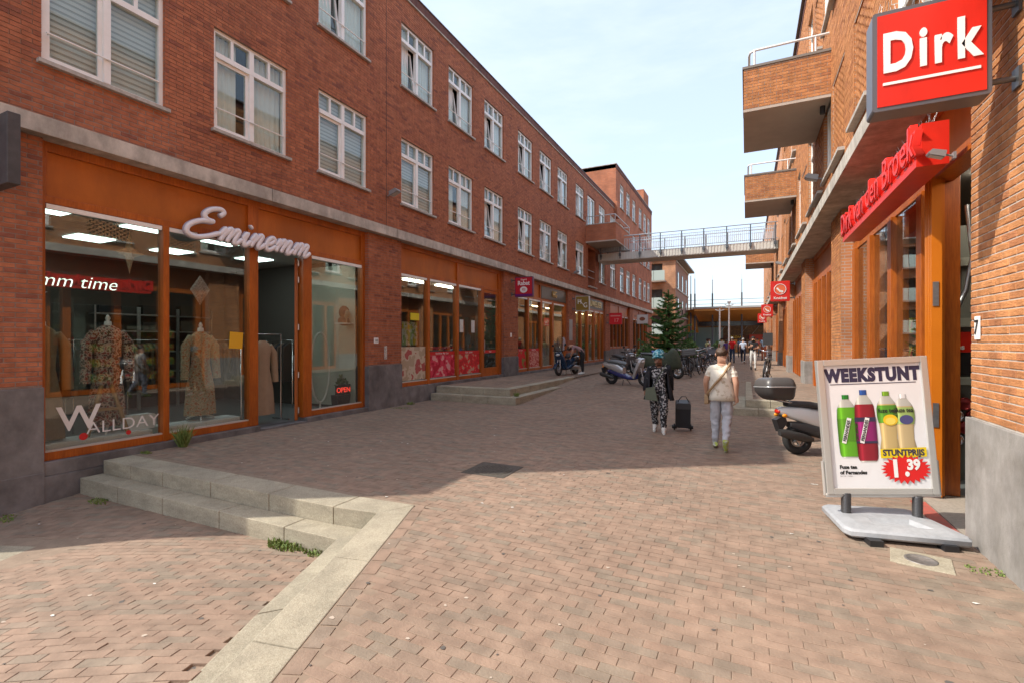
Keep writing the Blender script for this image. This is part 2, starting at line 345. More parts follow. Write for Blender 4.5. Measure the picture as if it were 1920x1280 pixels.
PLAT_R=(-.25,12.3,18.3); PLAT_L=(-5.56,11.66,17.3)
cam_p=np.array((0,0,1.7)); cs,sn=math.cos(R(25.88)),math.sin(R(25.88))
def inview(X,Y,Z):
    d=-X*sn+Y*cs; r=X*cs+Y*sn; d=np.maximum(d,.01); return (d>1.5)&(np.abs(r/d)<1.08)&((1.7-Z)/d<.73), d
def zsurf(X,Y):
    z=zs(Y)
    z=np.where((X>.1)&(Y>12.62)&(Y<18.6),np.maximum(z,.33),z)
    z=np.where((X<-5.9)&(Y>12.0)&(Y<24),np.maximum(z,np.interp(Y,[12,24],[.385,.34])),z)
    return z
def lay(C,U,V,zf,parent,name,nsingle):
    """C centres, U half-length vectors, V half-width vectors (n,2); lays clay pavers with open joints"""
    n=len(C); rg=np.random.default_rng(5); dz=rg.uniform(-.0009,.0009,n)
    Z=zf(C[:,0],C[:,1]); vis,d=inview(C[:,0],C[:,1],Z)
    order=np.argsort(np.where(vis,d,99)); single=set(order[:nsingle].tolist())
    sh={}
    for i in order[:nsingle]:
        l=float(np.hypot(*U[i])); wd=float(np.hypot(*V[i])); key=(round(l,3),round(wd,3))
        if key not in sh:
            c=.0025; h=.03; mb=MB()
            mb.add([(-l,-wd,-h),(l,-wd,-h),(l,wd,-h),(-l,wd,-h),(-l,-wd,-c),(l,-wd,-c),(l,wd,-c),(-l,wd,-c),(-l+c,-wd+c,0),(l-c,-wd+c,0),(l-c,wd-c,0),(-l+c,wd-c,0)],
              [(8,9,10,11),(4,5,9,8),(5,6,10,9),(6,7,11,10),(7,4,8,11),(0,1,5,4),(1,2,6,5),(2,3,7,6),(3,0,4,7)]); sh[key]=mb.mesh(M_PAV,'paver')
        x,y=C[i]; e=.05
        gx=float(zf(x+e,y)-zf(x-e,y))/(2*e); gy=float(zf(x,y+e)-zf(x,y-e))/(2*e)
        a=math.atan2(U[i][1],U[i][0]); o=link(name,sh[key],parent,(x,y,float(Z[i]+dz[i])))
        nrm=Vector((-gx+rnd.uniform(-.006,.006),-gy+rnd.uniform(-.006,.006),1)).normalized()
        o.rotation_euler=(Vector((0,0,1)).rotation_difference(nrm).to_matrix()@Matrix.Rotation(a,3,'Z')).to_euler()
    keep=np.array([i for i in range(n) if i not in single]); C=C[keep];U=U[keep];V=V[keep];dz=dz[keep]; n=len(C)
    P=np.zeros((n,8,3)); tl=rg.uniform(-.0008,.0008,(n,4))
    for q,(a,b) in enumerate(((-1,-1),(1,-1),(1,1),(-1,1))):
        xy=C+a*U+b*V; z=zf(C[:,0],C[:,1]); 
        zc=z+ (zf(xy[:,0],xy[:,1])-z if zf is zlow else np.where(np.abs(zsurf(xy[:,0],xy[:,1])-z)<.02,zsurf(xy[:,0],xy[:,1])-z,0))
        P[:,q,:2]=xy; P[:,q,2]=zc+dz+tl[:,q]; P[:,q+4,:2]=xy; P[:,q+4,2]=zc-.03
    F=np.array([(0,1,2,3),(4,5,1,0),(5,6,2,1),(6,7,3,2),(7,4,0,3)]); fs=(F[None]+8*np.arange(n)[:,None,None]).reshape(-1,4)
    me=bpy.data.meshes.new('paver_courses'); me.from_pydata(P.reshape(-1,3).tolist(),[],fs.tolist()); me.materials.append(M_PAV)
    link('paver_courses',me,parent,kind='stuff')
rg=np.random.default_rng(2)
C=[];L_=.183;W_=.074
for j in range(int((26.1+2)/W_)):
    y=-2+(j+.5)*W_; off=(L_/2 if j%2 else 0)+rg.uniform(-.012,.012)
    xs=np.arange(-8.3,2.2,L_)+off
    C.append(np.stack([xs+rg.uniform(-.002,.002,len(xs)),np.full(len(xs),y)+ .012*np.sin(xs*.9+j*.02)],1))
C=np.concatenate(C); x,y=C[:,0],C[:,1]
ok=(x<np.where((y>4.3)&(y<5.5),XR-.05,2.1))&(x>XL+.06)
ok&=~((y<4.16)&(x<kr(y)+.16))
ok&=~((x>-.42)&(x<.12)&(y>12.2)&(y<18.4))&~((x>-.42)&(y>12.22)&(y<12.98))
ok&=~((x<-5.5)&(x>-5.95)&(y>11.58)&(y<17.4))&~((x<-5.5)&(y>11.6)&(y<12.32))
ok&=~((x>-3.40)&(x<-2.68)&(y>5.36)&(y<6.00))&~((x>1.0)&(x<1.45)&(y>4.58)&(y<4.98))
C=C[ok]; n=len(C)
lay(C,np.tile([L_/2-.0022,0],(n,1)),np.tile([0,W_/2-.0022],(n,1)),zsurf,street,'paver',290)
# soldier row along the kerb
C=[];U=[];V=[]
dk=np.array([-.4,1])/math.hypot(.4,1); pk=np.array([dk[1],-dk[0]])
for i in range(24):
    yy=4.0-i*.2; c=np.array([kr(yy),yy])+pk*.065; C.append(c); U.append(dk*.098); V.append(pk*.05)
lay(np.array(C),np.array(U),np.array(V),zsurf,street,'paver',0)
W_=.080;L_=.205
# lower square, rows square to the kerb
a=math.atan(.4); e1=np.array([math.cos(a),math.sin(a)]); e2=np.array([-e1[1],e1[0]]); C=[]
for j in range(-60,75):
    off=(L_/2 if j%2 else 0)+rg.uniform(-.01,.01)
    for i in range(-44,20):
        C.append(np.array([-4,1.5])+e1*(i*L_+off+rg.uniform(-.002,.002))+e2*(j*W_))
C=np.array(C); x,y=C[:,0],C[:,1]
slabs=(x<-6.1)&(y<2.62+(x+6.5)*.28)&(y>1.0)
ok=(x>XL+.05)&(y<3.44)&(x<kl(y)-.02)&(y>-3)&~slabs; C=C[ok]; n=len(C)
lay(C,np.tile(e1*(L_/2-.0022),(n,1)),np.tile(e2*(W_/2-.0022),(n,1)),zlow,lower,'paver',280)
for k in range(4):
    for q in range(3):
        mb=MB(); mb.box(-.39,-.29,-.06,.39,.29,.004); c=np.array([-6.62,2.05])-e1*(k*.8)-e2*(q*.6)
        mb.build('paving_slab',M_STONE,lower,(c[0],c[1],float(zlow(c[0],c[1]))),(0,0,a),bevel=.004)
# ---- stone steps in front of the clothes shop
def hexa(top,bot): # 4 top corners (x,y,z) counter-clockwise, 4 bottom
    mb=MB(); mb.add(list(bot)+list(top),[(3,2,1,0),(4,5,6,7),(0,1,5,4),(1,2,6,5),(2,3,7,6),(3,0,4,7)]); return mb
def stone(parent,pts,depth=.45,name='step_stone'):
    c=Vector(pts[0]); t=[Vector(p)-c for p in pts]; hexa([tuple(p) for p in t],[(p.x,p.y,p.z-depth) for p in t]).build(name,M_STONE,parent,tuple(c-Vector(parent.location)),bevel=.008)
st=empty('stone_steps',(-6,3.8,-.4),0,'two worn granite steps beside the clothes shop window turning into a kerb','steps')
g=.004
xs=[-8.3,-7.6,-6.85,-5.85,-4.81,-3.83]
for p,q in zip(xs,xs[1:]): stone(st,[(p+g,3.68,.003),(q-g,3.68,.003),(q-g,4.05,.003),(p+g,4.05,.003)],.5)
stone(st,[(-3.83+g,3.68,.003),(-3.29,3.74,.003),(-3.11,4.09,.003),(-3.83+g,4.05,.003)],.5)
xs=[-8.3,-7.35,-6.35,-5.27,-4.23]
for p,q in zip(xs,xs[1:]): stone(st,[(p+g,3.41,-.18),(q-g,3.41,-.18),(q-g,3.675,-.18),(p+g,3.675,-.18)],.4)
stone(st,[(-4.23+g,3.41,-.18),(-3.51,3.42,-.18),(-3.31,3.73,-.18),(-4.23+g,3.675,-.18)],.4)
ys=[3.735,2.83,1.83,.8,-.3,-1.4]
def zm(y): return float(np.interp(y,[1.5,3.5],[-.015,-.18]))
for p,q in zip(ys,ys[1:]):
    stone(st,[(km(q+g),q+g,.003),(kr(q+.06+g),q+.06+g,.003),(kr(4.085) if p>3.7 else kr(p+.06-g),(4.085 if p>3.7 else p+.06-g),.003),(km(p-g),p-g,.003)],.5,'kerb_stone')
ys=[3.415,2.1,.9,-.4,-1.4]
for p,q in zip(ys,ys[1:]):
    stone(st,[(kl(q+g),q+g,zm(q)),(km(q+.2)-.004,q+.2+g,zm(q+.2)),((-3.314,3.728,-.18) if p>3.4 else (km(p+.2)-.004,p+.2-g,zm(p+.2))),(kl(p-g),p-g,zm(p))],.5,'kerb_stone')
# ---- raised kerb in front of the butcher
pl=empty('stone_steps',(-6,12,0),0,'mossy wedge-shaped double step below the butcher shop door','steps')
def zl2(y): return float(np.interp(y,[12,24],[.385,.34]))
xs=[-8.3,-7.5,-6.7]
for p,q in zip(xs,xs[1:]): stone(pl,[(p+g,11.95,.39),(q-g,11.95,.39),(q-g,12.27,.39),(p+g,12.27,.39)],.3)
stone(pl,[(-6.7+g,11.95,.39),(-5.85,11.95,.39),(-5.85,12.27,.39),(-6.7+g,12.27,.39)],.3)
ys=[12.28,13.3,14.4,15.5,16.6,17.6]
for p,q in zip(ys,ys[1:]): stone(pl,[(-6.15,p+g,zl2(p)+.004),(-5.85,p+g,zl2(p)+.004),(-5.85,q-g,zl2(q)+.004),(-6.15,q-g,zl2(q)+.004)],.4)
xs=[-8.3,-7.2,-6.4]
for p,q in zip(xs,xs[1:]): stone(pl,[(p+g,11.66,.195),(q-g,11.66,.195),(q-g,11.945,.195),(p+g,11.945,.195)],.3)
stone(pl,[(-6.4+g,11.66,.195),(-5.55,11.66,.195),(-5.55,11.945,.195),(-6.4+g,11.945,.195)],.3)
ys=[11.955,13,14.1,15.2]
for p,q in zip(ys,ys[1:]): stone(pl,[(-5.845,p+g,.195),(-5.55,p+g,.195),(-5.55,q-g,.195),(-5.845,q-g,.195)],.3)
# ---- steps up on the supermarket side
pr=empty('stone_steps',(.7,12.6,0),0,'two sunlit pale stone steps behind the parked white scooter','steps')
xs=[-.3,.25,.8,1.7]
for p,q in zip(xs,xs[1:]): stone(pr,[(p+g,12.28,.165),(q-g,12.28,.165),(q-g,12.6,.165),(p+g,12.6,.165)],.3)
xs=[-.02,.5,1.1,1.7]
for p,q in zip(xs,xs[1:]): stone(pr,[(p+g,12.61,.334),(q-g,12.61,.334),(q-g,12.95,.334),(p+g,12.95,.334)],.3)
ys=[12.96,14.3,15.7,17,18.4]
for p,q in zip(ys,ys[1:]): stone(pr,[(-.02,p+g,.334),(.14,p+g,.334),(.14,q-g,.334),(-.02,q-g,.334)],.4)
ys=[12.61,13.7,14.8,15.6]
for p,q in zip(ys,ys[1:]): stone(pr,[(-.3,p+g,.165),(-.025,p+g,.165),(-.025,q-g,.165),(-.3,q-g,.165)],.3)
# ---- covers in the paving
M_IRON=mat('cast_iron',(.055,.047,.04),.7,.1,col2=(.11,.095,.075),ns=30,bump=.4,bs=90)
mh=empty('manhole_cover',(-3.04,5.68,0),0,'square cast iron manhole cover set in the street at the shadow edge','manhole cover')
mb=MB(); mb.box(-.31,-.31,-.05,.31,.31,.002); mb.build('frame',M_IRON,mh)
mb=MB(); mb.lathe([(.26,-.01),(.26,.006),(.245,.008),(.24,.005),(0,.005)],32)
for i in range(-4,5):
    for j in range(-4,5):
        if math.hypot(i,j)<4.3: mb.box(i*.052-.016,j*.052-.016,.004,i*.052+.016,j*.052+.016,.009)
mb.build('lid',M_IRON,mh)
gu=empty('gully_cover',(1.22,4.77,0),R(-12),'small round steel lid in a pale concrete slab by the sign base','gully cover')
mb=MB(); mb.box(-.19,-.16,-.05,.19,.16,.006); mb.build('concrete_surround',M_STONE,gu,bevel=.006)
mb=MB(); mb.lathe([(.105,.003),(.105,.009),(.09,.010),(.088,.007),(0,.008)],24); mb.build('lid',mat('worn_steel',(.2,.19,.18),.5,.6,col2=(.3,.28,.26),ns=25),gu)
# ================================================================ left building (local frame: x along the street, y into the house, z up)
LB=empty('brick_building',(XL,2.0,0),R(90),'long three-storey red brick building with white windows above a row of shops','building')
_wc={}
def cached(key,fn):
    if key not in _wc: _wc[key]=fn()
    return _wc[key]
def boxmesh(m,*bs):
    def f():
        mb=MB()
        for b in bs: mb.box(*b)
        return mb.mesh(m)
    return f
def window(parent,x,z,w,h,y=.05,cols=2,tilt=0,blind=0,small=True,name='window',wire=True):
    fr=.06; mw=.09; th=.44 if small else 0; D=.09
    zt=h-th
    def fm():
        mb=MB(); mb.box(0,0,0,fr,D,h); mb.box(w-fr,0,0,w,D,h); mb.box(fr,0,0,w-fr,D,fr); mb.box(fr,0,h-fr,w-fr,D,h)
        if small: mb.box(fr,-.012,zt-.05,w-fr,D,zt+.04)
        if cols==2: mb.box(w/2-mw/2,-.008,fr,w/2+mw/2,D,h-fr)
        if small:
            n=2*cols
            for k in range(1,n):
                if cols==2 and k==n//2: continue
                xc=w*k/n; mb.box(xc-.025,.004,zt+.04,xc+.025,D,h-fr)
        return mb.mesh(M_WHITE)
    W=link(name,cached(('f',w,h,cols,small),fm),parent,(x,y,z))
    lw=(w/2-mw/2-fr) if cols==2 else w-2*fr; lh=(zt-.05-fr) if small else h-2*fr
    def pane(px,pz,pw,ph,py=.045): link('pane',cached(('p',round(pw,3),round(ph,3)),boxmesh(M_GLASS,(0,0,0,pw,.006,ph))),W,(px,py,pz))
    # opening sash
    def sm():
        mb=MB(); s=.055; mb.box(0,0,0,s,.05,lh); mb.box(lw-s,0,0,lw,.05,lh); mb.box(s,0,0,lw-s,.05,s); mb.box(s,0,lh-s,lw-s,.05,lh); mb.box(s,.02,s,lw-s,.026,lh-s,1)
        return mb.mesh([M_WHITE,M_GLASS])
    S=link('sash',cached(('s',round(lw,3),round(lh,3)),sm),W,(fr,.03,fr),(-tilt,0,0))
    if cols==2: pane(w/2+mw/2,fr,lw,lh)
    if small:
        n=2*cols
        for k in range(n):
            a=w*k/n+(.025 if k%2 or cols==1 and k else fr if k==0 else mw/2); b=w*(k+1)/n-(.025 if not(k==n-1 or (cols==2 and k==n//2-1)) else fr if k==n-1 else mw/2)
            pane(a,zt+.04,b-a,h-fr-zt-.04)
    link('sill',cached(('sl',w),boxmesh(M_SILL,(-.05,-.13,-.055,w+.05,.09,-.003))),W)
    if wire:
        def rm():
            mb=MB(); mb.tube([(fr,-.03,.40),(w-fr,-.03,.40)],.013,8); 
            for q in (fr+.03,w/2,w-fr-.03): mb.tube([(q,-.03,.40),(q,.02,.40)],.009,6)
            return mb.mesh(M_WHITE)
        link('guard_rail',cached(('r',w),rm),W)
    def inn():
        mb=MB(); a,b,c,d=-.02,w+.02,-.02,h+.02; Y0,Y1=.10,.9
        mb.quad((a,Y1,c),(b,Y1,c),(b,Y1,d),(a,Y1,d)); mb.quad((a,Y0,c),(a,Y1,c),(a,Y1,d),(a,Y0,d)); mb.quad((b,Y0,c),(b,Y1,c),(b,Y1,d),(b,Y0,d)); mb.quad((a,Y0,c),(b,Y0,c),(b,Y1,c),(a,Y1,c)); mb.quad((a,Y0,d),(b,Y0,d),(b,Y1,d),(a,Y1,d)); return mb.mesh(M_DARKROOM)
    link('room',cached(('in',w,h),inn),W)
    if blind==1:
        def bm_():
            mb=MB(); n=int(h/.085)
            for k in range(n):
                z0=.03+k*(h-.06)/n; mb.box(.03,.13,z0,w-.03,.135,z0+(h-.06)/n*.62); mb.box(.03,.138,z0+(h-.06)/n*.55,w-.03,.140,z0+(h-.06)/n*1.05,1)
            return mb.mesh([M_BLIND,mat('blind_sheer',(.42,.46,.5),.8)])
        link('blind',cached(('bl',w,h),bm_),W)
    elif blind==2:
        def cm():
            mb=MB()
            for a,b in ((.02,w*.36),(w*.6,w-.02)):
                k=24; vs=[]; 
                for i in range(k+1):
                    xx=a+(b-a)*i/k; yy=.16+.025*math.sin(i*1.3); vs+= [(xx,yy,.02),(xx,yy,h-.02)]
                mb.add(vs,[(2*i,2*i+2,2*i+3,2*i+1) for i in range(k)],0,True)
            return mb.mesh(mat('white_curtain',(.78,.78,.76),.9))
        link('curtain',cached(('cu',w,h),cm),W)
    return W
ly=lambda Y:Y-2.0
PER=7.37; PIL=[(9.13,10.39),(16.5,17.76),(23.87,25.13),(31.24,32.5),(38.6,39.85),(45.95,47.2)]
OPEN=[(3.03,9.13),(10.39,16.5),(17.76,23.87),(25.13,31.24),(32.5,38.6),(39.85,45.95)]
Yend=34.1; Ytall=48.5
holes=[]; wins=[]
for k in range(5):
    for q,dx in enumerate((0,2.29,4.58)):
        Y=3.02+PER*k+dx
        if Y+1.5>Yend: continue
        for fl,z in enumerate((5.40,8.57)):
            if k==3 and q==1: continue
            holes.append((ly(Y),ly(Y+1.5),z,z+1.79 if fl==0 else z+1.74)); wins.append((Y,z,1.5,1.79 if fl==0 else 1.74,k,q,fl))
holes.append((ly(27.4),ly(28.9),4.95,7.2)); holes.append((ly(27.3),ly(28.9),7.75,10.3))
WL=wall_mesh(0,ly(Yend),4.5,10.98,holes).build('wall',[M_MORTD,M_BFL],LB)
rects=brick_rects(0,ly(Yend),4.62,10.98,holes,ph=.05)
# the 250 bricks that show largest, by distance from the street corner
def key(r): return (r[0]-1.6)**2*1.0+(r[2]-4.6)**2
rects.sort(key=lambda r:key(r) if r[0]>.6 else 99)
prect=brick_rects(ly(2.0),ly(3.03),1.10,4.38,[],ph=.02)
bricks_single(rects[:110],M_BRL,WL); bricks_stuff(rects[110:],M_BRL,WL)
prect.sort(key=lambda r:-r[0]); 
for (Y,z,w_,h_,k,q,fl) in wins:
    tl=0
    if k>=1 and q in (0,1,2) and not(k==1 and q==0 and fl==0): tl=R(rnd.choice([7,8,9,7.5,0]))
    if fl==1 and k==0: tl=R(8)
    window(LB,ly(Y),z,w_,h_,tilt=tl,blind=1 if (k==0 and fl==0 and q in(0,2)) else rnd.choice([2,2,1]) if fl==1 else rnd.choice([1,2,2]))  # extra blinds and curtains added to pale the panes like sky reflections
mb=MB(); mb.box(ly(9.785),-.009,4.63,ly(9.80),.01,10.9); mb.build('movement_joint',mat('joint_sealant',(.06,.045,.04),.8),LB)
# french window to the balcony and a recessed loggia below it
window(LB,ly(27.35),7.8,1.5,2.45,small=False,blind=2,name='balcony_door',wire=False)
mb=MB(); a,b=ly(27.4),ly(28.9)
for qd in (((a,.2,4.95),(b,.2,4.95),(b,1.4,4.95),(a,1.4,4.95)),((a,1.4,4.95),(b,1.4,4.95),(b,1.4,7.2),(a,1.4,7.2)),((a,.2,4.95),(a,1.4,4.95),(a,1.4,7.2),(a,.2,7.2)),((b,.2,4.95),(b,1.4,4.95),(b,1.4,7.2),(b,.2,7.2)),((a,.2,7.2),(b,.2,7.2),(b,1.4,7.2),(a,1.4,7.2))): mb.quad(*qd)
mb.build('loggia',M_BFL,LB)
mb=MB(); mb.tube([(a,.05,5.9),(b,.05,5.9)],.02); mb.tube([(a,.05,5.5),(b,.05,5.5)],.012); mb.build('loggia_rail',M_STEEL,LB)
mb=MB(); mb.box(a-.05,-.13,4.88,b+.05,.2,4.947); mb.build('sill',M_SILL,LB)
# parapet: dark soldier course over a pale ledge
mb=MB(); mb.box(0,-.05,10.985,ly(Yend),.3,11.02); mb.build('parapet_ledge',M_CONC,LB)
mb=MB(); mb.box(0,-.02,11.02,ly(Yend),.3,11.30); mb.build('parapet',M_BFD,LB)
mb=MB(); mb.box(0,-.045,11.302,ly(Yend),.34,11.33); mb.build('coping',mat('roof_coping',(.10,.08,.085),.5),LB)
# roof, back and ends
mb=MB(); mb.box(.0,.3,11.0,ly(Yend),9,11.05); mb.build('roof',mat('roof_felt',(.08,.08,.08),.9),LB)
mb=MB(); mb.quad((0,.002,-.9),(0,9,-.9),(0,9,11.3),(0,.002,11.3)); mb.quad((0,9,-.9),(ly(Ytall),9,-.9),(ly(Ytall),9,11.2),(0,9,11.2)); mb.build('rear_walls',M_BFL,LB)
mb=MB(); mb.box(-.9,.0,-.8,-.002,9,6.6); mb.build('side_wing',M_BFL,LB)
# cornice band over the shops
x=0; n=0
while x<ly(Ytall)-.1:
    x2=min(4.35+3.68*n,ly(Ytall)); mb=MB(); mb.box(x+.006,-.16,4.385,x2-.006,.28,4.62); mb.build('cornice_slab',M_CONC,LB,bevel=.006); x=x2; n+=1
# pillars with bluestone plinths
def pillar(Ya,Yb,zb,sing=0):
    a,b=ly(Ya),ly(Yb); mb=MB(); mb.box(a,.0,zb-.3,b,.4,4.384)
    P=mb.build('pillar',M_MORTD,LB); rs=brick_rects(a,b,1.10,4.384,[],ph=a-.0)
    if sing: rs.sort(key=lambda r:-r[1]); bricks_single(rs[:sing],M_BRL,P); rs=rs[sing:]
    bricks_stuff(rs,M_BRL,P)
    # side returns
    for s in (a,b):
        mb=MB(); e=.006 if s==b else -.006; mb.box(s,.004,1.10,s+e,.12,4.38); mb.build('pillar_return',M_BFL,P)
    mb=MB(); m2=1.098; mid=.28
    mb.box(a-.012,-.03,zb-.3,b+.012,.12,m2); mb.build('plinth_slab',M_PLIN,LB,bevel=.006)
pillar(2.0,3.03,-.5,180)
for i,(p,q) in enumerate(PIL): pillar(p,q,-.05 if i==0 else .3)
mb=MB(); mb.box(ly(2.0)-.02,-.035,-.9,ly(3.03)+.015,.1,-.02); mb.build('plinth_slab',M_PLIN,LB,bevel=.006)
def shopfront(x0,x1,zsill,panes,fascia,zt=3.56,doors=(),wood=M_WOOD,glass=M_SHOPG,panel=M_PANEL,blindbox=True,name='shopfront',plinth=None,head=4.384):
    mb=MB(); Y0,Y1=.10,.24; x0,x1=ly(x0),ly(x1)
    mb.box(x0,Y0,zsill,x0+.07,Y1,head); mb.box(x1-.07,Y0,zsill,x1,Y1,head); mb.box(x0+.07,Y0+.01,head-.13,x1-.07,Y1,head)
    mb.box(x0+.07,Y0+.015,zt,x1-.07,Y1,zt+.1)
    ps=[(ly(a),ly(b)) for a,b in panes]; ds=[(ly(a),ly(b)) for a,b in doors]; al=sorted(ps+ds)
    prev=x0+.07
    for a,b in al:
        if a>prev+.01: mb.box(prev,Y0-.012,zsill,a,Y1,zt)
        prev=b
    if prev<x1-.071: mb.box(prev,Y0-.012,zsill,x1-.07,Y1,zt)
    for a,b in ps: mb.box(a,Y0+.006,zsill,b,Y1,zsill+.11)
    S=mb.build(name,wood,LB,bevel=.004)
    fp=[(ly(a),ly(b)) for a,b in fascia]; prev=x0+.07
    for a,b in fp:
        mb=MB(); mb.box(a,Y0+.05,zt+.1,b,Y0+.09,head-.13); mb.build('fascia_panel',panel,S)
    prev=x0+.07
    for a,b in fp+[(x1-.07,0)]:
        if a>prev+.005 and fp: mb=MB(); mb.box(prev,Y0+.002,zt+.1,a,Y1-.01,head-.13); mb.build('fascia_post',wood,S)
        prev=b
    for a,b in ps:
        mb=MB(); mb.box(a,.17,zsill+.11,b,.178,zt); mb.build('pane',glass,S)
        if blindbox: mb=MB(); mb.box(a+.01,.105,zt-.075,b-.01,.16,zt-.01); mb.build('blind_box',M_WHITE,S)
        mb=MB(); mb.box(a,.115,zsill+.111,b,.165,zsill+.135); mb.build('glazing_strip',mat('pale_glazing_strip',(.5,.45,.4),.5),S)
    if plinth is not None: mb=MB(); mb.box(x0,-.005,plinth,x1,.22,zsill-.003); mb.build('plinth_slab',M_PLIN,LB,bevel=.004)
    return S
def room(x0,x1,depth,zf,zc,m,name='shop_room'):
    mb=MB(); a,b=ly(x0)+.01,ly(x1)-.01; y0,y1=.245,depth
    mb.quad((a,y0,zf),(b,y0,zf),(b,y1,zf),(a,y1,zf),1); mb.quad((a,y0,zc),(b,y0,zc),(b,y1,zc),(a,y1,zc),2); mb.quad((a,y1,zf),(b,y1,zf),(b,y1,zc),(a,y1,zc)); mb.quad((a,y0,zf),(a,y1,zf),(a,y1,zc),(a,y0,zc)); mb.quad((b,y0,zf),(b,y1,zf),(b,y1,zc),(b,y0,zc))
    mb.quad((a,y0,zc),(b,y0,zc),(b,y0,4.38),(a,y0,4.38))
    return mb.build(name,m,LB)
M_CEIL=mat('shop_ceiling',(.45,.45,.43),.9); M_FLOOR=mat('shop_floor_grey',(.16,.165,.17),.5)
M_WALLC=mat('shop_wall_cream',(.34,.32,.27),.9); M_WALLD=mat('shop_wall_dark',(.10,.09,.08),.9)
SF1=shopfront(3.03,9.13,.1,[(3.10,4.55),(4.64,6.05),(7.5,9.03)],[(3.12,6.03),(6.24,9.0)],doors=[(6.23,7.28)],plinth=None)
mb=MB(); mb.box(ly(3.04),-.01,-.08,ly(6.2),.22,.097); mb.build('plinth_slab',M_PLIN,LB,bevel=.004)
mb=MB(); mb.box(ly(3.04),-.028,-.85,ly(4.03),.2,-.084); mb.build('plinth_slab',M_PLIN,LB,bevel=.004)
mb=MB(); mb.box(ly(7.3),-.01,-.1,ly(9.12),.22,.097); mb.build('plinth_slab',M_PLIN,LB,bevel=.004)
mb=MB(); mb.box(ly(6.21),-.01,-.1,ly(7.29),.3,.03); mb.build('door_threshold',M_PLIN,LB)
room(3.03,9.13,5.5,.03,3.72,[M_WALLD,M_FLOOR,M_CEIL])
# open door leaf, swung inwards
dr=MB(); dr.box(0,0,0,.06,1.0,.18); dr.box(0,0,3.3,.06,1.0,3.42); dr.box(0,0,.18,.06,.1,3.3); dr.box(0,.9,.18,.06,1.0,3.3)
D1=dr.build('door',M_WOOD,LB,(ly(7.2),.26,.04),(0,0,R(-42)))
mb=MB(); mb.box(.027,.1,.18,.033,.9,3.3); mb.build('pane',M_SHOPG,D1)
mb=MB(); mb.tube([(-.04,.88,1.0),(-.04,.88,1.35)],.012); mb.tube([(-.04,.88,1.05),(.0,.88,1.05)],.01); mb.build('handle',M_STEEL,D1)
for hz in (.15,.9,1.9,2.9,3.25):
    mb=MB(); mb.box(.066,-.03,hz,.09,.06,hz+.12); mb.build('hinge',M_STEEL,D1)
SF2=shopfront(10.39,16.5,.46,[(10.46,11.72),(11.83,13.31),(13.43,14.93)],[(10.47,13.35),(13.47,16.25)],doors=[(15.07,16.25)],plinth=-.1)
SF3=shopfront(17.76,23.87,.44,[(17.83,18.95),(19.1,20.4),(20.6,21.85),(22.05,23.6)],[(17.83,20.35),(20.45,23.8)],plinth=.1)
SF4=shopfront(25.13,31.24,.44,[(25.2,26.3),(26.5,27.6),(27.8,28.9),(29.1,30.2),(30.35,31.1)],[(25.2,28.1),(28.2,31.17)],plinth=.1)
SF5=shopfront(32.5,38.6,1.2,[(32.6,33.6),(33.75,34.75),(34.9,35.9),(36.05,37.1),(37.3,38.4)],[(32.6,35.4),(35.55,38.5)],plinth=.1)
SF6=shopfront(39.85,45.95,.5,[(39.95,41.3),(41.5,42.9),(43.1,44.5),(44.7,45.8)],[(39.95,42.8),(43,45.8)],plinth=.1)
def door(Y0,Y1,z0,z1):
    mb=MB(); w=Y1-Y0; h=z1-z0; f=.1
    mb.box(0,.12,0,f,.18,h); mb.box(w-f,.12,0,w,.18,h); mb.box(f,.12,0,w-f,.18,.3); mb.box(f,.12,h-f,w-f,.18,h)
    d=mb.build('door',M_WOOD,LB,(ly(Y0),0,z0)); mb=MB(); mb.box(f,.146,.3,w-f,.154,h-f); mb.build('pane',M_SHOPG,d)
    mb=MB(); mb.tube([(.05,.07,h*.28),(.05,.07,h*.42)],.014); mb.tube([(.05,.07,h*.3),(.05,.12,h*.3)],.01); mb.build('handle',M_STEEL,d)
door(15.07,16.25,.46,3.55)
M_WARM=mat('shop_wall_warm',(.42,.30,.17),.9); M_SHELF=mat('shelf_goods',(.5,.35,.2),.7,col2=(.08,.06,.05),ns=7,contrast=(.42,.56))
room(10.39,16.5,4.5,.5,3.72,[M_WALLD,M_FLOOR,M_CEIL]); room(17.76,23.87,4,.45,3.72,[M_WALLC,M_FLOOR,M_CEIL]); room(25.13,31.24,3.5,.45,3.72,[M_WARM,M_FLOOR,M_CEIL]); room(32.5,38.6,3,.45,3.72,[M_WALLD,M_FLOOR,M_CEIL]); room(39.85,45.95,3,.45,3.72,[M_WALLC,M_FLOOR,M_CEIL])
# balcony over the loggia
a,b=ly(26.93),ly(30.7)
B=MB(); B.box(a,-1.75,7.42,b,-.002,8.36); BA=B.build('balcony',M_BFL,LB)
mb=MB(); mb.box(a-.01,-1.76,7.36,b+.01,-.002,7.419); mb.build('soffit_slab',M_SOFF,BA)
mb=MB(); mb.box(a-.02,-1.78,8.361,b+.02,-.002,8.40); mb.build('coping',M_CONC,BA)
mb=MB(); pts=[(a+.05,-.05,8.85),(a+.05,-1.7,8.85),(b-.05,-1.7,8.85),(b-.05,-.05,8.85)]
for p,q in zip(pts,pts[1:]): mb.tube([p,q],.022)
for p in pts: mb.tube([(p[0],p[1],8.4),p],.018)
mb.build('rail',M_STEEL,BA)
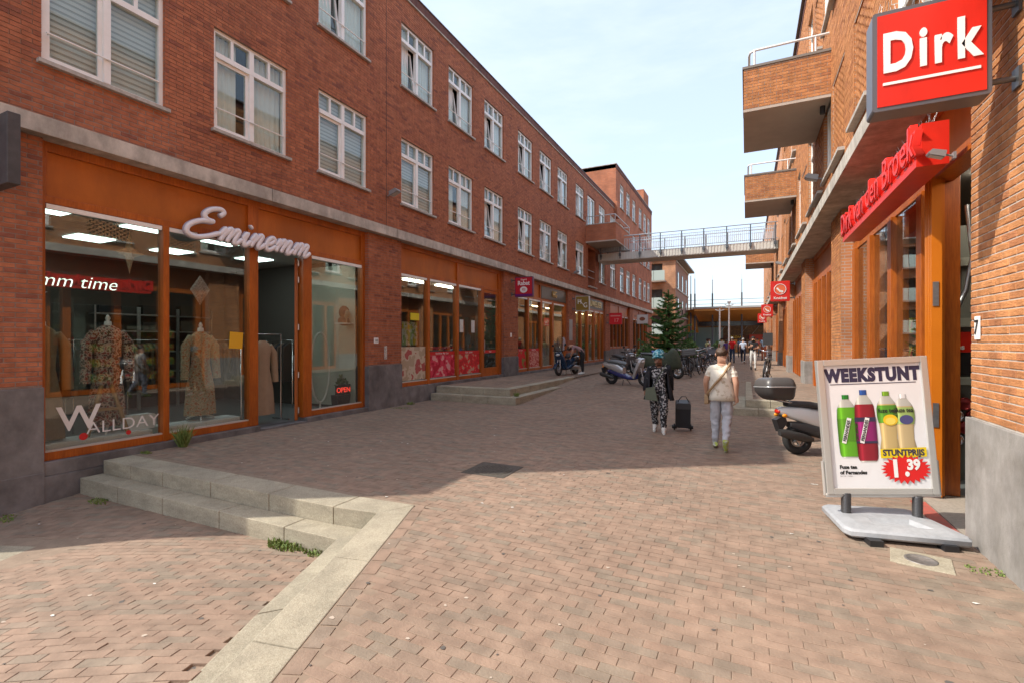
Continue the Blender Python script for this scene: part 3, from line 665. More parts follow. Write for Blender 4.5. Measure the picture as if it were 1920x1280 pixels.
# taller end of the block
TB=[]; a,b=ly(Yend),ly(Ytall); hs=[]; tw=[]
for Yw in (35.4,37.5,39.7,42.3,44.4,46.3):
    for z,hh in ((5.35,1.85),(8.5,1.85),(11.5,1.8)):
        hs.append((ly(Yw),ly(Yw+1.25),z,z+hh)); tw.append((Yw,z,hh))
W2=wall_mesh(a,b,4.5,14.0,hs).build('wall',[M_BFL,M_BFL],LB)
for Yw,z,hh in tw: window(LB,ly(Yw),z,1.25,hh,cols=1,blind=rnd.choice([0,2,2]),tilt=0,wire=True)
mb=MB(); mb.quad((a,.0,10.9),(a,9,10.9),(a,9,14.25),(a,.0,14.25)); mb.quad((b,0,0),(b,9,0),(b,9,14.2),(b,0,14.2)); mb.quad((a,9,0),(b,9,0),(b,9,14.2),(a,9,14.2)); mb.build('end_walls',M_BFL,LB)
mb=MB(); mb.box(a,-.03,14.0,b,9,14.28); mb.build('parapet',M_BFD,LB)
mb=MB(); mb.box(a-.04,-.06,14.282,b+.04,9.05,14.33); mb.build('coping',M_CONC,LB)
mb=MB(); mb.box(b-2.5,.3,14.33,b,4,15.9); mb.build('stair_tower',M_BFL,LB)
mb=MB(); mb.box(ly(33.6),-.22,10.4,ly(34.3),.0,11.5,0); mb.build('brick_pier',M_BFL,LB)
mb=MB(); mb.box(ly(47.2),-.01,-.1,ly(48.5),.3,4.38); mb.build('pillar',M_BFL,LB)
# ================================================================ right building (local x runs towards the camera, y into the house)
RY=54.0; XU=1.5
RB=empty('brick_building',(XU,RY,0),R(-90),'sunlit orange brick building with projecting balconies over the supermarket','building')
rx=lambda Y:RY-Y
hs=[]; LAT=[]; 
for Yc in (4.6,8.4,10.45,13.1,16.2,19.4,22.6,25.8,31,34.2,37.4,40.6,43.8,47):
    for z in (5.0,8.15): LAT.append((Yc,z)); hs.append((rx(Yc+.62),rx(Yc-.62),z,z+1.6))
DOORS=[]
for Yb in (12.4,19.6,34.5):
    pass
WN=[]
for Yc in (6.4,11.8,14.7,17.8,21,24.2,28.5,32.6,35.8,39,42.2,45.4,48.6):
    for z in (5.1,8.3):
        WN.append((Yc,z)); hs.append((rx(Yc+.5),rx(Yc-.5),z,z+1.9))
RW=wall_mesh(rx(53.5),rx(-6),4.5,11.1,hs,depth=.3).build('wall',[M_MORT,M_BFR],RB)
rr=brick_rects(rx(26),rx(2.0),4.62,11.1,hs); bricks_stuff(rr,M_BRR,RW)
for xa,xb in ((rx(53.5),rx(26)),(rx(2),rx(-6))):
    mb=MB()
    for a,b,c,d in holes_grid(xa,xb,4.62,11.1,hs): mb.quad((a,-.004,c),(b,-.004,c),(b,-.004,d),(a,-.004,d))
    mb.build('far_brickwork',M_BFR,RW)
# pierced brick screens: every other brick left out
def screen():
    mb=MB(); w=1.24; h=1.6; n=int(h/.0625)
    for k in range(n):
        z=k*.0625
        for i in range(7):
            x=i*.19+(.095 if k%2 else 0)-.05
            p=max(x,0); q=min(x+.125,w)
            if q-p>.03: mb.box(p,.0,z,q,.1,z+.056)
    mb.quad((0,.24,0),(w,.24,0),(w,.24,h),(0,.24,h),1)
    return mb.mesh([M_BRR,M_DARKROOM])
scr=screen()
for Yc,z in LAT:
    s=link('brick_screen',scr,RB,(rx(Yc+.62),.01,z)); mb=MB(); mb.box(-.03,-.12,-.06,1.27,.05,-.004); mb.build('sill',M_SILL,s)
for Yc,z in WN: window(RB,rx(Yc+.5),z,1.0,1.9,y=.06,cols=1,blind=2,wire=False)
mb=MB(); mb.box(rx(53.5),-.02,11.1,rx(-6),.4,11.3); mb.build('parapet',M_BFD,RB)
mb=MB(); mb.box(rx(53.5),-.10,11.302,rx(-6),.4,11.36); mb.build('eaves',mat('zinc_eaves',(.16,.15,.15),.5,.3),RB)
mb=MB(); mb.box(rx(53.5),.4,11.05,rx(-6),10,11.1); mb.build('roof',mat('roof_felt',(.08,.08,.08),.9),RB)
mb=MB(); mb.quad((rx(53.5),0,0),(rx(53.5),10,0),(rx(53.5),10,11.2),(rx(53.5),0,11.2)); mb.quad((rx(-6),0,0),(rx(-6),10,0),(rx(-6),10,11.2),(rx(-6),0,11.2)); mb.quad((rx(53.5),10,0),(rx(-6),10,0),(rx(-6),10,11.2),(rx(53.5),10,11.2)); mb.build('rear_walls',M_BFR,RB)
# concrete band with deep soffit
Yj=[-6,-2,1.7,5.35,9.0,12.65,16.3,20,24,28,32,36,40,44,48,53.5]
for p,q in zip(Yj,Yj[1:]):
    mb=MB(); mb.box(rx(q)+.006,-.13,4.39,rx(p)-.006,.8,4.62); mb.build('cornice_slab',M_CONC,RB,bevel=.006)
YP=XR-XU   # pillar plane
def rpillar(Ya,Yb,zb,sing=0,plinth=M_PLINR,near=False):
    a,b=rx(Yb),rx(Ya); mb=MB(); mb.box(a,YP,zb-.3,b,YP+.6,4.388); P=mb.build('pillar',M_MORT,RB); rs=brick_rects(a,b,1.06,4.388,[],ph=a+.11 if near else a)
    if sing:
        rs.sort(key=lambda r:r[0]); bricks_single(rs[:sing],M_BRR,P,y=YP,proud=.009); rs=rs[sing:]
    bricks_stuff(rs,M_BRR,P,y=YP)
    for s,e in ((a,-.007),(b,.007)):
        mb=MB(); mb.box(s,YP+.004,1.06,s+e,YP+.6,4.385); mb.build('pillar_return',M_BFR,P)
    mb=MB(); mb.box(a-.045,YP-.03,zb-.3,b+.03,YP+.3,1.055); mb.build('plinth_slab',plinth,RB,bevel=.006)
rpillar(1.6,5.43,0,290,near=True)
rpillar(11.75,13.0,0); rpillar(18.4,19.6,.33); rpillar(25.4,26.6,.33); rpillar(32.6,33.8,.33); rpillar(40,41.2,.33); rpillar(47.4,53.4,.33)
mb=MB(); mb.box(rx(1.6),YP-.01,-.3,rx(-6),YP+.3,4.388); mb.build('pillar',M_BFR,RB)
def rfront(Ya,Yb,zb,posts,panel_z=3.55,wood=M_WOOD,gap=None,pw=.16,name='shopfront'):
    y0=YP+.2; a,b=rx(Yb),rx(Ya); mb=MB(); mb.box(a,y0,3.5,b,y0+.16,3.66); mb.box(a,y0,4.25,b,y0+.16,4.388)
    mb.box(a,y0,zb,a+.12,y0+.16,3.5)
    for p in posts: mb.box(rx(p)-pw/2,y0-.05,zb,rx(p)+pw/2,y0+.16,3.5)
    S=mb.build(name,wood,RB,bevel=.004)
    mb=MB(); mb.box(a,y0+.05,3.66,b,y0+.09,4.25); mb.build('fascia_panel',M_PANEL,S)
    ed=sorted([rx(p) for p in posts]); ed=[a+.12-pw/2]+ed
    for p,q in zip(ed,ed[1:]):
        if gap and gap[0]<(RY-(p+q)/2)<gap[1]: continue
        mb=MB(); mb.box(p+pw/2,y0,zb,q-pw/2,y0+.14,zb+.15); mb.build('bottom_rail',wood,S)
        mb=MB(); mb.box(p+pw/2,y0+.02,zb+.15,q-pw/2,y0+.028,3.5); mb.build('pane',M_SHOPG,S)
    return S
RS1=rfront(5.43,11.75,0.02,[6.95,7.45,8.8,10.15,11.45],gap=(5.4,6.9),pw=.2)
RS2=rfront(13.0,18.4,.33,[13.2,14.1,15.0,15.9,16.8,17.7],pw=.16)
RS3=rfront(19.6,25.4,.33,[19.8,20.7,21.6,22.5,23.4,24.3,25.2],pw=.16); RS4=rfront(26.6,32.6,.33,[26.8,27.8,28.8,29.8,30.8,31.8],pw=.16); RS5=rfront(33.8,40,.33,[34,35,36,37,38,39],pw=.16); RS6=rfront(41.2,47.4,.33,[41.4,42.4,43.4,44.4,45.4,46.4],pw=.16)
# room behind the supermarket door and windows
def rroom(Ya,Yb,depth,zf,mats,name='shop_room'):
    mb=MB(); a,b=rx(Yb),rx(Ya); y0,y1=YP+.37,depth; zc=3.7
    mb.quad((a,y0,zf),(b,y0,zf),(b,y1,zf),(a,y1,zf),1); mb.quad((a,y0,zc),(b,y0,zc),(b,y1,zc),(a,y1,zc),2); mb.quad((a,y1,zf),(b,y1,zf),(b,y1,zc),(a,y1,zc)); mb.quad((a,y0,zf),(a,y1,zf),(a,y1,zc),(a,y0,zc)); mb.quad((b,y0,zf),(b,y1,zf),(b,y1,zc),(b,y0,zc)); mb.quad((a,y0,zc),(b,y0,zc),(b,y0,4.38),(a,y0,4.38))
    return mb.build(name,mats,RB)
rroom(5.43,11.75,5,.012,[M_WALLD,M_FLOOR,mat('supermarket_ceiling',(.16,.15,.13),.9)])
for Ya,Yb in ((13,18.4),(19.6,25.4),(26.6,32.6),(33.8,40),(41.2,47.4)): rroom(Ya,Yb,3,.34,[M_WALLC,M_FLOOR,M_CEIL])
# folded door leaves beside the supermarket entrance
mb=MB(); mb.box(0,-.03,0,.07,.1,3.45); mb.box(.09,-.03,0,.13,.06,3.45); mb.box(-.09,-.03,0,-.02,.12,3.45)
dl=mb.build('door',mat('door_orange',(.55,.15,.008),.35,col2=(.6,.17,.01),ns=3),RB,(rx(6.82),YP+.1,.03))
for z in (.75,2.05):
    mb=MB(); mb.box(.131,-.02,z,.139,.03,z+.26); mb.build('lock_plate',M_STEEL,dl)
mb=MB(); mb.box(rx(6.9),YP+.1,3.45,rx(5.43),YP+.3,3.5); mb.build('door_head',M_WOOD,RB)
mb=MB(); mb.box(rx(6.95),YP-.02,-.05,rx(5.43),YP+.5,.014); mb.build('door_threshold',mat('entrance_mat',(.25,.22,.18),.8,col2=(.35,.3,.25),ns=40),RB)
mb=MB(); mb.box(rx(6.5),YP-.16,-.05,rx(5.43),YP-.03,.011); mb.build('threshold_stone',mat('red_threshold',(.45,.09,.06),.7,col2=(.3,.1,.08),ns=9),RB)
# balconies
def rbalcony(Y0,Y1,X0=-.05,zt=7.4,zb=6.55):
    a,b=rx(Y1),rx(Y0); dy=X0-XU
    mb=MB(); mb.box(a,dy,zb,b,-.008,zt); m2=mb.build('balcony',M_MORT,RB)
    rs=brick_rects(X0,XU-.01,zb+.0,zt,[])
    # bricks on the face towards the camera and on the street face
    e=link('face_bricks',None,m2) if False else None
    A=np.array(rs)
    mbb=MB()
    for p,q,z0,z1 in rs: mbb.box(b,p-XU,z0,b+.006,q-XU,z1)
    mbb.build('brick_courses',M_BRR,m2,kind='stuff')
    mbb=MB()
    for p,q,z0,z1 in brick_rects(a,b,zb,zt,[]): mbb.box(p,dy-.006,z0,q,dy,z1)
    mbb.build('brick_courses',M_BRR,m2,kind='stuff')
    mb=MB(); mb.box(a-.01,dy-.012,zb-.05,b+.012,-.004,zb-.001); mb.build('soffit_slab',M_SOFF,m2)
    mb=MB(); mb.box(a-.02,dy-.03,zt+.001,b+.03,-.004,zt+.05); mb.build('coping',mat('dark_coping',(.2,.18,.16),.7),m2)
    mb=MB(); z=zt+.42; P=[(b-.12,-.02,z),(b-.12,dy+.2,z),(b-.18,dy+.12,z),(b-.3,dy+.1,z),(a+.1,dy+.1,z)]
    mb.tube(P,.025)
    for p in ((b-.12,-.25),(b-.12,dy+.2),(a+.1,dy+.1)): mb.tube([(p[0],p[1],zt+.04),(p[0],p[1],z)],.02)
    mb.build('rail',mat('white_rail',(.75,.75,.75),.4),m2)
    mb=MB(); mb.cyl((b-.4,-.1,zb-.2),(b-.4,-.1,zb-.05),.05); mb.build('downpipe',M_BLACK,m2)
for Y0,Y1 in ((11.28,13.7),(18.6,21),(33.5,36)): rbalcony(Y0,Y1)
mb=MB(); mb.box(rx(13.4),.02,7.45,rx(12.2),.08,9.6); mb.build('balcony_door',M_WHITE,RB)
# ---------------- footbridge
BR=empty('footbridge',(-3.2,29.6,6.6),0,'concrete footbridge with steel bar railing spanning between the two brick buildings','footbridge')
mb=MB(); mb.box(-5.0,-.6,-.02,4.68,.9,.42); mb.build('deck',mat('pale_concrete',(.6,.58,.53),.85,col2=(.66,.64,.59),ns=2),BR)
for yy in (-.68,.94):
    mb=MB(); mb.tube([(-4.9,yy,1.38),(4.68,yy,1.38)],.03); mb.tube([(-4.9,yy,.52),(4.68,yy,.52)],.02); mb.tube([(-4.9,yy,1.2),(4.68,yy,1.2)],.015); mb.build('handrail',M_STEEL,BR)
    for i in range(9):
        x=-4.8+i*1.17; mb=MB(); mb.box(x-.03,yy-.02,.05,x+.03,yy+.02,1.36); mb.box(x-.06,yy-.05,.2,x+.06,yy+.05,.36); mb.build('post',mat('dark_steel',(.13,.14,.15),.4,.7),BR)
    for i in range(96):
        x=-4.86+i*.0995; mb_=cached('baluster',lambda:MB().box(-.014,-.007,.5,.014,.007,1.2).mesh(mat('pale_steel',(.55,.57,.6),.4,.4))); link('baluster',mb_,BR,(x,yy,0))
mb=MB()
for i in range(60): mb.box(-4.9+i*.16,-.625,.02,-4.9+i*.16+.09,-.602,.40)
mb.build('edge_ribs',MATS['pale_concrete'],BR,kind='stuff')
# ================================================================ far end of the street
FB=empty('apartment_block',(-7.07,56,0),0,'distant brick apartment block with glass-fronted balconies behind the fir tree','building')
hs=[(-3.05,-1.4,2.6,4.6),(-3.05,-1.4,5.5,7.5),(-3.05,-1.4,8.5,10.4)]
wall_mesh(-6.5,0,0,10.8,hs,depth=.5).build('wall',[M_BFR,M_BFR],FB)
mb=MB(); mb.quad((0,0,0),(0,13,0),(0,13,10.8),(0,0,10.8)); mb.quad((-6.5,0,0),(-6.5,13,0),(-6.5,13,10.8),(-6.5,0,10.8)); mb.quad((-6.5,13,0),(0,13,0),(0,13,10.8),(-6.5,13,10.8)); mb.build('side_wall',mat('brick_shaded_brown',(.25,.13,.09),.9,col2=(.32,.17,.12),ns=4),FB)  # side wall brick darkened, its shade put into the colour
mb=MB(); mb.box(-6.6,-.35,10.8,.75,13.4,11.0); mb.build('roof',mat('roof_grey',(.25,.24,.23),.8),FB)
for z in (2.6,5.5,8.5):
    mb=MB(); mb.box(-3.05,.38,z,-1.4,.42,z+2); wdw=mb.build('window',mat('dark_window_frame',(.06,.07,.08),.4),FB)
    for xx in (-3.0,-2.2):
        mb=MB(); mb.box(xx,.36,z+.1,xx+.72,.37,z+1.9); mb.build('pane',M_GLASS,wdw)
    mb=MB(); mb.box(-3.4,-1.0,z-.22,-1.0,-.002,z-.02); bl=mb.build('balcony',M_SOFF,FB)
    for xx in (-3.4,-2.19):
        mb=MB(); mb.box(xx,-1.02,z-.1,xx+1.17,-1.0,z+1.0); mb.build('glass_panel',mat('frosted_glass',(.45,.55,.52),.15,spec=.6),bl)
    mb=MB(); mb.box(-3.4,-1.0,z-.1,-3.38,-.05,z+1.0); mb.build('glass_panel',MATS['frosted_glass'],bl)
for i in range(3):
    for j in range(3):
        mb=MB(); mb.box(.0,1.6+i*4,1.6+j*3,.05,2.5+i*4,3.6+j*3); ww=mb.build('window',mat('dark_window_frame',(.06,.07,.08),.4),FB)
        mb=MB(); mb.box(.051,1.7+i*4,1.7+j*3,.055,2.4+i*4,3.5+j*3); mb.build('pane',M_GLASS,ww)
for j in range(3):
    mb=MB(); mb.box(.0,.3,4.6+j*3-.08,.09,12.8,4.6+j*3+.08); mb.build('string_course',M_CONC,FB)
# ---- market hall
MH=empty('market_hall',(-2,72,.3),0,'low market hall with wide orange timber canopy closing off the street','building')
M_OR=mat('orange_timber_canopy',(.72,.31,.07),.5,col2=(.8,.37,.09),ns=2); M_DK=mat('dark_cladding',(.05,.04,.045),.5)
M_LATT=mat('bronze_lattice',(.20,.11,.04),.6,col2=(.10,.06,.03),ns=6,contrast=(.45,.55))
mb=MB(); mb.prism([(-6.5,5.55),(-6.5,5.25),(.2,4.1),(.2,5.4)],-4.0,14,'x'); mb.build('canopy',M_OR,MH)
mb=MB(); mb.box(-4.2,-6.7,5.5,14.2,-6.4,5.72); mb.build('canopy_edge',mat('canopy_edge_grey',(.4,.4,.38),.6),MH)
mb=MB(); mb.add([(-6.6,-1.5,5.4),(-4.0,-6.5,5.5),(-4.0,0,2.6),(-6.6,0,2.6)],[(0,1,2,3)]); mb.add([(-9,-1.5,5.4),(-6.6,-1.5,5.4),(-6.6,0,2.6),(-9,0,2.6)],[(0,1,2,3)]); mb.build('canopy_wing',M_OR,MH)
mb=MB(); mb.box(-16,.3,0,18,8,5.3); mb.build('wall',M_DK,MH)
mb=MB(); mb.box(-4,.1,3.5,14,.28,4.1); mb.build('glazing_band',mat('dark_glazing',(.03,.035,.05),.1),MH)
mb=MB(); mb.box(-4,.05,2.2,14,.25,3.5); mb.build('lattice',M_LATT,MH)
for x in (-1.5,1.2,2.6): mb=MB(); mb.tube([(x,-.02,2.25),(x+.9,-.02,3.45)],.03,6); mb.build('lattice_bar',M_SILL,MH)
mb=MB(); mb.box(-9,.0,0,-.9,.24,3.3); mb.build('glass_front',mat('green_glass',(.16,.24,.23),.12),MH)
mb=MB(); mb.box(-.9,-.05,1.75,2.2,.2,2.2); mb.build('sign_board',mat('brown_sign_board',(.12,.045,.02),.6),MH)
text('BAZAAR',.42,MH,(.85,-.07,1.97),(R(90),0,0),mat('yellow_letters',(.8,.5,.03),.5),ext=.02,bold=.008)
mb=MB(); mb.box(2.3,-.08,1.6,6,.2,2.3); mb.build('red_sign_board',mat('red_sign_board',(.5,.05,.02),.5),MH)
for i,x in enumerate((-.8,.1,1.0,1.9,2.8,3.7,4.6)):
    mb=MB(); mb.box(x,-.02,.0,x+.78,.22,1.7); mb.build('shop_bay',[mat('stall_warm',(.45,.22,.07),.7,col2=(.1,.05,.03),ns=2.5,contrast=(.4,.6)),M_OR,M_DK][i%3],MH)
VI=T(MB().box(-40,0,3.0,40,6,6.9).build('railway_viaduct',mat('viaduct_concrete',(.27,.24,.2),.9,col2=(.33,.29,.25),ns=.5),loc=(0,84,.3)),'concrete railway viaduct wall rising behind the market hall','viaduct')
for i,(X,Y,zt) in enumerate(((-6.6,68,10.6),(-6.1,68,10.2),(-4.0,68.5,10.0),(-.55,68.5,9.9),(2.5,68.5,10.2))):
    e=empty('mast',(X,Y-.5,.3),0,['tallest thin mast next to the apartment block wall','thin mast standing close beside the tallest one','dark mast rising behind the twin-armed lamp post','dark mast above the BAZAAR lettering','dark mast beside the drugstore signs'][i],'mast')
    mb=MB(); mb.cyl((0,0,0),(0,0,7.6),.11,.10,n=10); mb.build('shaft',mat('mast_grey',(.10,.11,.13),.5,.3),e)
    mb=MB(); mb.cyl((0,0,7.6),(0,0,zt-.6),.055,.05,n=8); mb.cyl((0,0,zt-.6),(0,0,zt),.012,.01,n=6); mb.build('spire',mat('mast_light',(.25,.26,.28),.5,.3),e)
for i,z in enumerate((8.4,7.7)):
    T(MB().tube([(-30,88,z),(0,88,z-.05),(30,88,z)],.035,5).build('overhead_wire',M_BLACK,loc=(0,0,.3)),['upper overhead railway wire above the viaduct','lower overhead railway wire above the viaduct'][i],'wire')
for i,(X,Y,h) in enumerate(((-2.3,50,4.6),(-1.55,52,5.2))):
    e=empty('street_lamp',(X,Y,.3),0,['pale street lamp post with twin arms near the planters','taller white camera post beside the market hall'][i],'lamp post')
    mb=MB(); mb.cyl((0,0,0),(0,0,h),.09,.06,n=10); mb.build('post',M_WHITE,e)
    mb=MB(); mb.tube([(-.4,0,h-.2),(0,0,h-.35),(.4,0,h-.2)],.05,6); mb.ell((0,0,h+.05),(.2,.2,.12)); mb.build('head',M_WHITE,e)
# ---- fir tree in a planter
def leafmat(name,c1,c2,ns=3):
    m=mat(name,c1,.55,col2=c2,ns=ns,spec=.3)
    b=m.node_tree.nodes['Principled BSDF']; b.inputs['Subsurface Weight'].default_value=0
    return m
M_FIR=leafmat('fir_needles',(.07,.18,.055),(.15,.30,.085),4); M_BARK=mat('bark',(.07,.05,.035),.9,col2=(.11,.08,.06),ns=20)
M_LEAF=leafmat('shrub_leaves',(.07,.16,.04),(.17,.25,.075),5); M_LEAF2=leafmat('shrub_leaves_dark',(.045,.10,.03),(.09,.16,.05),5)
PL=empty('planter',(-3.55,25.6,.3),0,'large grey concrete planter box holding the fir tree','planter')
mb=MB(); mb.prism([(-1.6,-1.1),(1.6,-1.1),(1.6,1.1),(-1.6,1.1)],0,.62,'z'); mb.build('box',M_PLINR,PL,bevel=.03)
mb=MB(); mb.box(-1.5,-1.0,.6,1.5,1.0,.64); mb.build('soil',mat('soil',(.05,.035,.025),.95),PL)
FT=empty('fir_tree',(-3.58,25.6,.9),0,'young fir tree with tiered branches standing in the concrete planter','tree')
mb=MB(); mb.tube([(0,0,0),(.02,0,1.5),(0,.01,3.34)],[.09,.06,.008],8); mb.build('trunk',M_BARK,FT)
r2=random.Random(4); F=MB(); FV=[];FF=[]
def needle(p,d,l,w):
    s=d.cross(Vector((r2.uniform(-1,1),r2.uniform(-1,1),r2.uniform(-1,1)))); s=s.normalized()*w
    b=len(FV); FV.extend([tuple(p-s),tuple(p+s),tuple(p+d*l)]); FF.append((b,b+1,b+2))
z=.12
while z<3.25:
    t=z/3.34; L=(1.5*(1-t)**.85+.07)*(1 if z>.35 else .85); nb=max(4,int(8-3*t)); a0=r2.uniform(0,6)
    for k in range(nb):
        a=a0+k*2*math.pi/nb+r2.uniform(-.2,.2); l=L*r2.uniform(.75,1.12); pts=[]; zz=z+r2.uniform(-.09,.09)
        n=max(3,int(l/.085))
        for i in range(n+1):
            u=i/n; pts.append(Vector((math.cos(a)*l*u,math.sin(a)*l*u,zz-.16*l*math.sin(u*2.4)+.16*u*u*l)))
        F.tube([tuple(p) for p in (pts[0],pts[len(pts)//2],pts[-1])],[.014,.009,.003],4)
        for i in range(1,n+1):
            p=pts[i]; dr=(pts[i]-pts[i-1]).normalized(); side=Vector((-dr.y,dr.x,0))
            for sg in (-1,1):
                tw=(dr*.8+side*sg*.75+Vector((0,0,r2.uniform(-.45,.5)))).normalized(); tl=(.10+.22*l*(1-i/n*.75)*.6)
                m=int(tl/.016)+3
                for q in range(m):
                    b=p+tw*tl*q/m+Vector((0,0,-.02*(q/m)))
                    for s2 in (-1,1):
                        nd=(tw*.7+Vector((-tw.y,tw.x,0))*s2*.7+Vector((0,0,r2.uniform(-.5,.8)))).normalized(); needle(b,nd,r2.uniform(.07,.12),.016)
    z+=.31*(1-.45*t)*r2.uniform(.85,1.15)
for q in range(160):
    needle(Vector((0,0,3.0+q*.0024)),Vector((r2.uniform(-1,1),r2.uniform(-1,1),.9)).normalized(),.09,.014)
me=bpy.data.meshes.new('crown'); me.from_pydata(FV,[],FF); me.materials.append(M_FIR); cr=link('crown',me,FT)
F.build('branches',M_BARK,FT)
def shrub(loc,rx_,ry_,rz_,n,m,label,size=.05,seed=1,flowers=None,parent=None,group=None,name='shrub'):
    r=random.Random(seed); e=empty(name,loc,0,label,'shrub',group); V=[];Fc=[];M=[]
    for i in range(n):
        while 1:
            p=Vector((r.uniform(-1,1),r.uniform(-1,1),r.uniform(0,1)))
            if .35<p.length<1: break
        k=.75+.25*math.sin(p.x*5+seed)*math.cos(p.y*4); p=Vector((p.x*rx_*k,p.y*ry_*k,p.z*rz_*k)); d=Vector((r.uniform(-1,1),r.uniform(-1,1),r.uniform(-.2,1))).normalized(); s=d.orthogonal().normalized()*size*.35; l=size*r.uniform(.7,1.4); b=len(V)
        V+= [tuple(p),tuple(p+d*l*.5+s),tuple(p+d*l),tuple(p+d*l*.5-s)]; Fc.append((b,b+1,b+2,b+3)); M.append(1 if flowers and r.random()<.06 else 0)
    me=bpy.data.meshes.new('foliage'); me.from_pydata(V,[],Fc); me.materials.append(m); 
    if flowers: me.materials.append(flowers)
    me.polygons.foreach_set('material_index',M); link('foliage',me,e)
    mb=MB()
    for i in range(6): mb.tube([(0,0,0),(r.uniform(-.5,.5)*rx_,r.uniform(-.5,.5)*ry_,rz_*.6)],[.012,.005],5)
    mb.build('stems',M_BARK,e); return e
M_FLW=mat('pale_flowers',(.55,.45,.32),.8)
shrub((-4.5,24.9,.93),.75,.5,.75,2600,M_LEAF,'bright leafy shrub at the left end of the planter',.07,2,M_FLW)
shrub((-2.75,24.9,.93),.8,.5,.8,2800,M_LEAF2,'darker leafy shrub at the right end of the planter',.07,3,M_FLW)
shrub((-3.6,24.7,.93),.6,.4,.5,1500,M_LEAF,'low flowering shrub in front of the fir trunk',.06,4,M_FLW)
for i,(X,Y) in enumerate(((-2.1,46),(-4.3,44))):
    p=empty('planter',(X,Y,.3),0,['dark round street planter by the walking crowd','dark round street planter beside the parked bicycles'][i],'planter')
    mb=MB(); mb.lathe([(.5,0),(.62,.9),(.56,.9),(.5,.8),(0,.8)],20); mb.build('pot',mat('dark_pot',(.07,.07,.075),.7),p)
    shrub((X,Y,1.1),.75,.7,.9,1500,M_LEAF,['leafy green shrub growing from the planter by the crowd','leafy green shrub growing from the planter by the bicycles'][i],.12,7+i)
# ================================================================ hanging signs
def box_sign(name,X0,X1,Y,z0,z1,th,face,frame,label,brackets='L',dark=None):
    e=empty(name,((X0+X1)/2,Y,z0),0,label,'sign'); w=(X1-X0)/2; h=z1-z0
    mb=MB(); mb.prism(rrect(-w,0,w,h,.02,2),0,th,'y'); mb.build('housing',frame,e)
    for yy in (-.006,th+.001):
        mb=MB(); mb.box(-w+.03,yy,.03,w-.03,yy+.005,h-.03); mb.build('face',face,e)
    s=-1 if brackets=='L' else 1
    for z in (h*.15,h*.85):
        mb=MB(); mb.tube([(s*w,th/2,z),(s*(w+.17),th/2,z)],.022,8); mb.cbox((s*(w+.165),th/2,z),(.02,.1,.14)); mb.build('bracket',mat('dark_steel',(.13,.14,.15),.4,.7),e)
    return e,w,h
M_RED=mat('sign_red',(.72,.025,.012),.35,grime=((2,2,1.2),.14)); M_SW=mat('sign_white',(.86,.86,.84),.4); M_FRM=mat('sign_frame_grey',(.16,.16,.18),.35,.5)
e,w_,h_=box_sign('supermarket_sign',.863,1.55,4.52,3.44,4.19,.2,M_RED,M_FRM,'large red box sign with white Dirk lettering above the entrance','R')
text('Dirk',.40,e,(-.01,-.012,.41),(R(90),0,0),M_SW,ext=.004,bold=.013,xs=.64,spacing=1.22)
mb=MB(); mb.box(-.28,-.014,.185,.28,-.008,.205); mb.build('underline',M_SW,e)
for i in range(24):
    mb=MB(); x=-.3+i*.026; mb.tube([(x,.1,h_),(x+rnd.uniform(-.03,.03),.1+rnd.uniform(-.06,.06),h_+.11)],.0018,4); mb.build('bird_spike',M_STEEL,e)
e,w_,h_=box_sign('butcher_sign',-8.17,-7.41,17.1,3.42,4.2,.14,mat('butcher_red',(.50,.012,.03),.4),mat('butcher_frame',(.12,.03,.09),.4),'dark red box sign reading Rabat over the butcher shop','L')
text('Slagerij',.09,e,(0,-.01,.67),(R(90),0,0),M_SW); text('Rabat',.235,e,(0,-.012,.53),(R(90),0,0),M_SW,bold=.005,xs=.95)
mb=MB(); mb.lathe([(.155,-.012),(.155,-.009)],24,axis='y'); mb.M=None; o=mb.build('oval_emblem',M_SW,e,(0,0,.28)); o.scale=(1,1,.8)
text('RS',.13,e,(0,-.016,.28),(R(90),0,0),MATS['butcher_red'],shear=.2); mb=MB(); mb.box(-.36,-.011,.03,.36,-.007,.11); mb.build('purple_band',mat('sign_purple',(.13,.01,.16),.4),e)
e,w_,h_=box_sign('jeweller_sign',-8.15,-7.4,24.5,3.3,4.08,.14,mat('jeweller_gold',(.27,.17,.025),.4),mat('pale_frame',(.5,.5,.5),.4),'gold box sign with white H and G letters outside the jeweller','L')
text('H',.36,e,(-.15,-.012,.47),(R(90),0,0),M_SW,xs=.9); text('G',.36,e,(.17,-.012,.28),(R(90),0,0),M_SW,xs=.9)
mb=MB(); mb.M=Matrix.Rotation(R(-40),4,'Y'); mb.box(-.012,-.013,-.26,.012,-.009,.26); mb.build('slash',M_SW,e,(0,0,.39))
e,w_,h_=box_sign('shop_sign',-8.15,-7.32,31.5,2.8,3.55,.14,mat('bright_red_sign',(.8,.012,.03),.4),mat('red_frame',(.6,.02,.03),.4),'bright red box sign numbered 17 on the far shops','L')
text('17',.34,e,(.05,-.012,.26),(R(90),0,0),mat('sign_pale_red',(.85,.3,.3),.5),bold=.004); mb=MB(); mb.box(-.33,-.012,.52,.33,-.009,.60); mb.build('text_band',MATS['sign_pale_red'],e)
e,w_,h_=box_sign('cafe_sign',-7.85,-7.0,38.9,3.08,3.8,.14,mat('cafe_white',(.7,.68,.66),.5),mat('pale_frame',(.5,.5,.5),.4),'pale box sign with a brown round emblem on the far shops','L')
mb=MB(); mb.lathe([(.2,-.012),(.2,-.009)],20,axis='y'); mb.build('round_emblem',mat('cafe_brown',(.28,.1,.05),.6),e,(0,0,.38)).scale=(1.1,1,.75)
KL=['red drugstore sign with swirl emblem closest to the supermarket','red drugstore sign with swirl emblem between two others','red drugstore sign with swirl emblem at the far end']
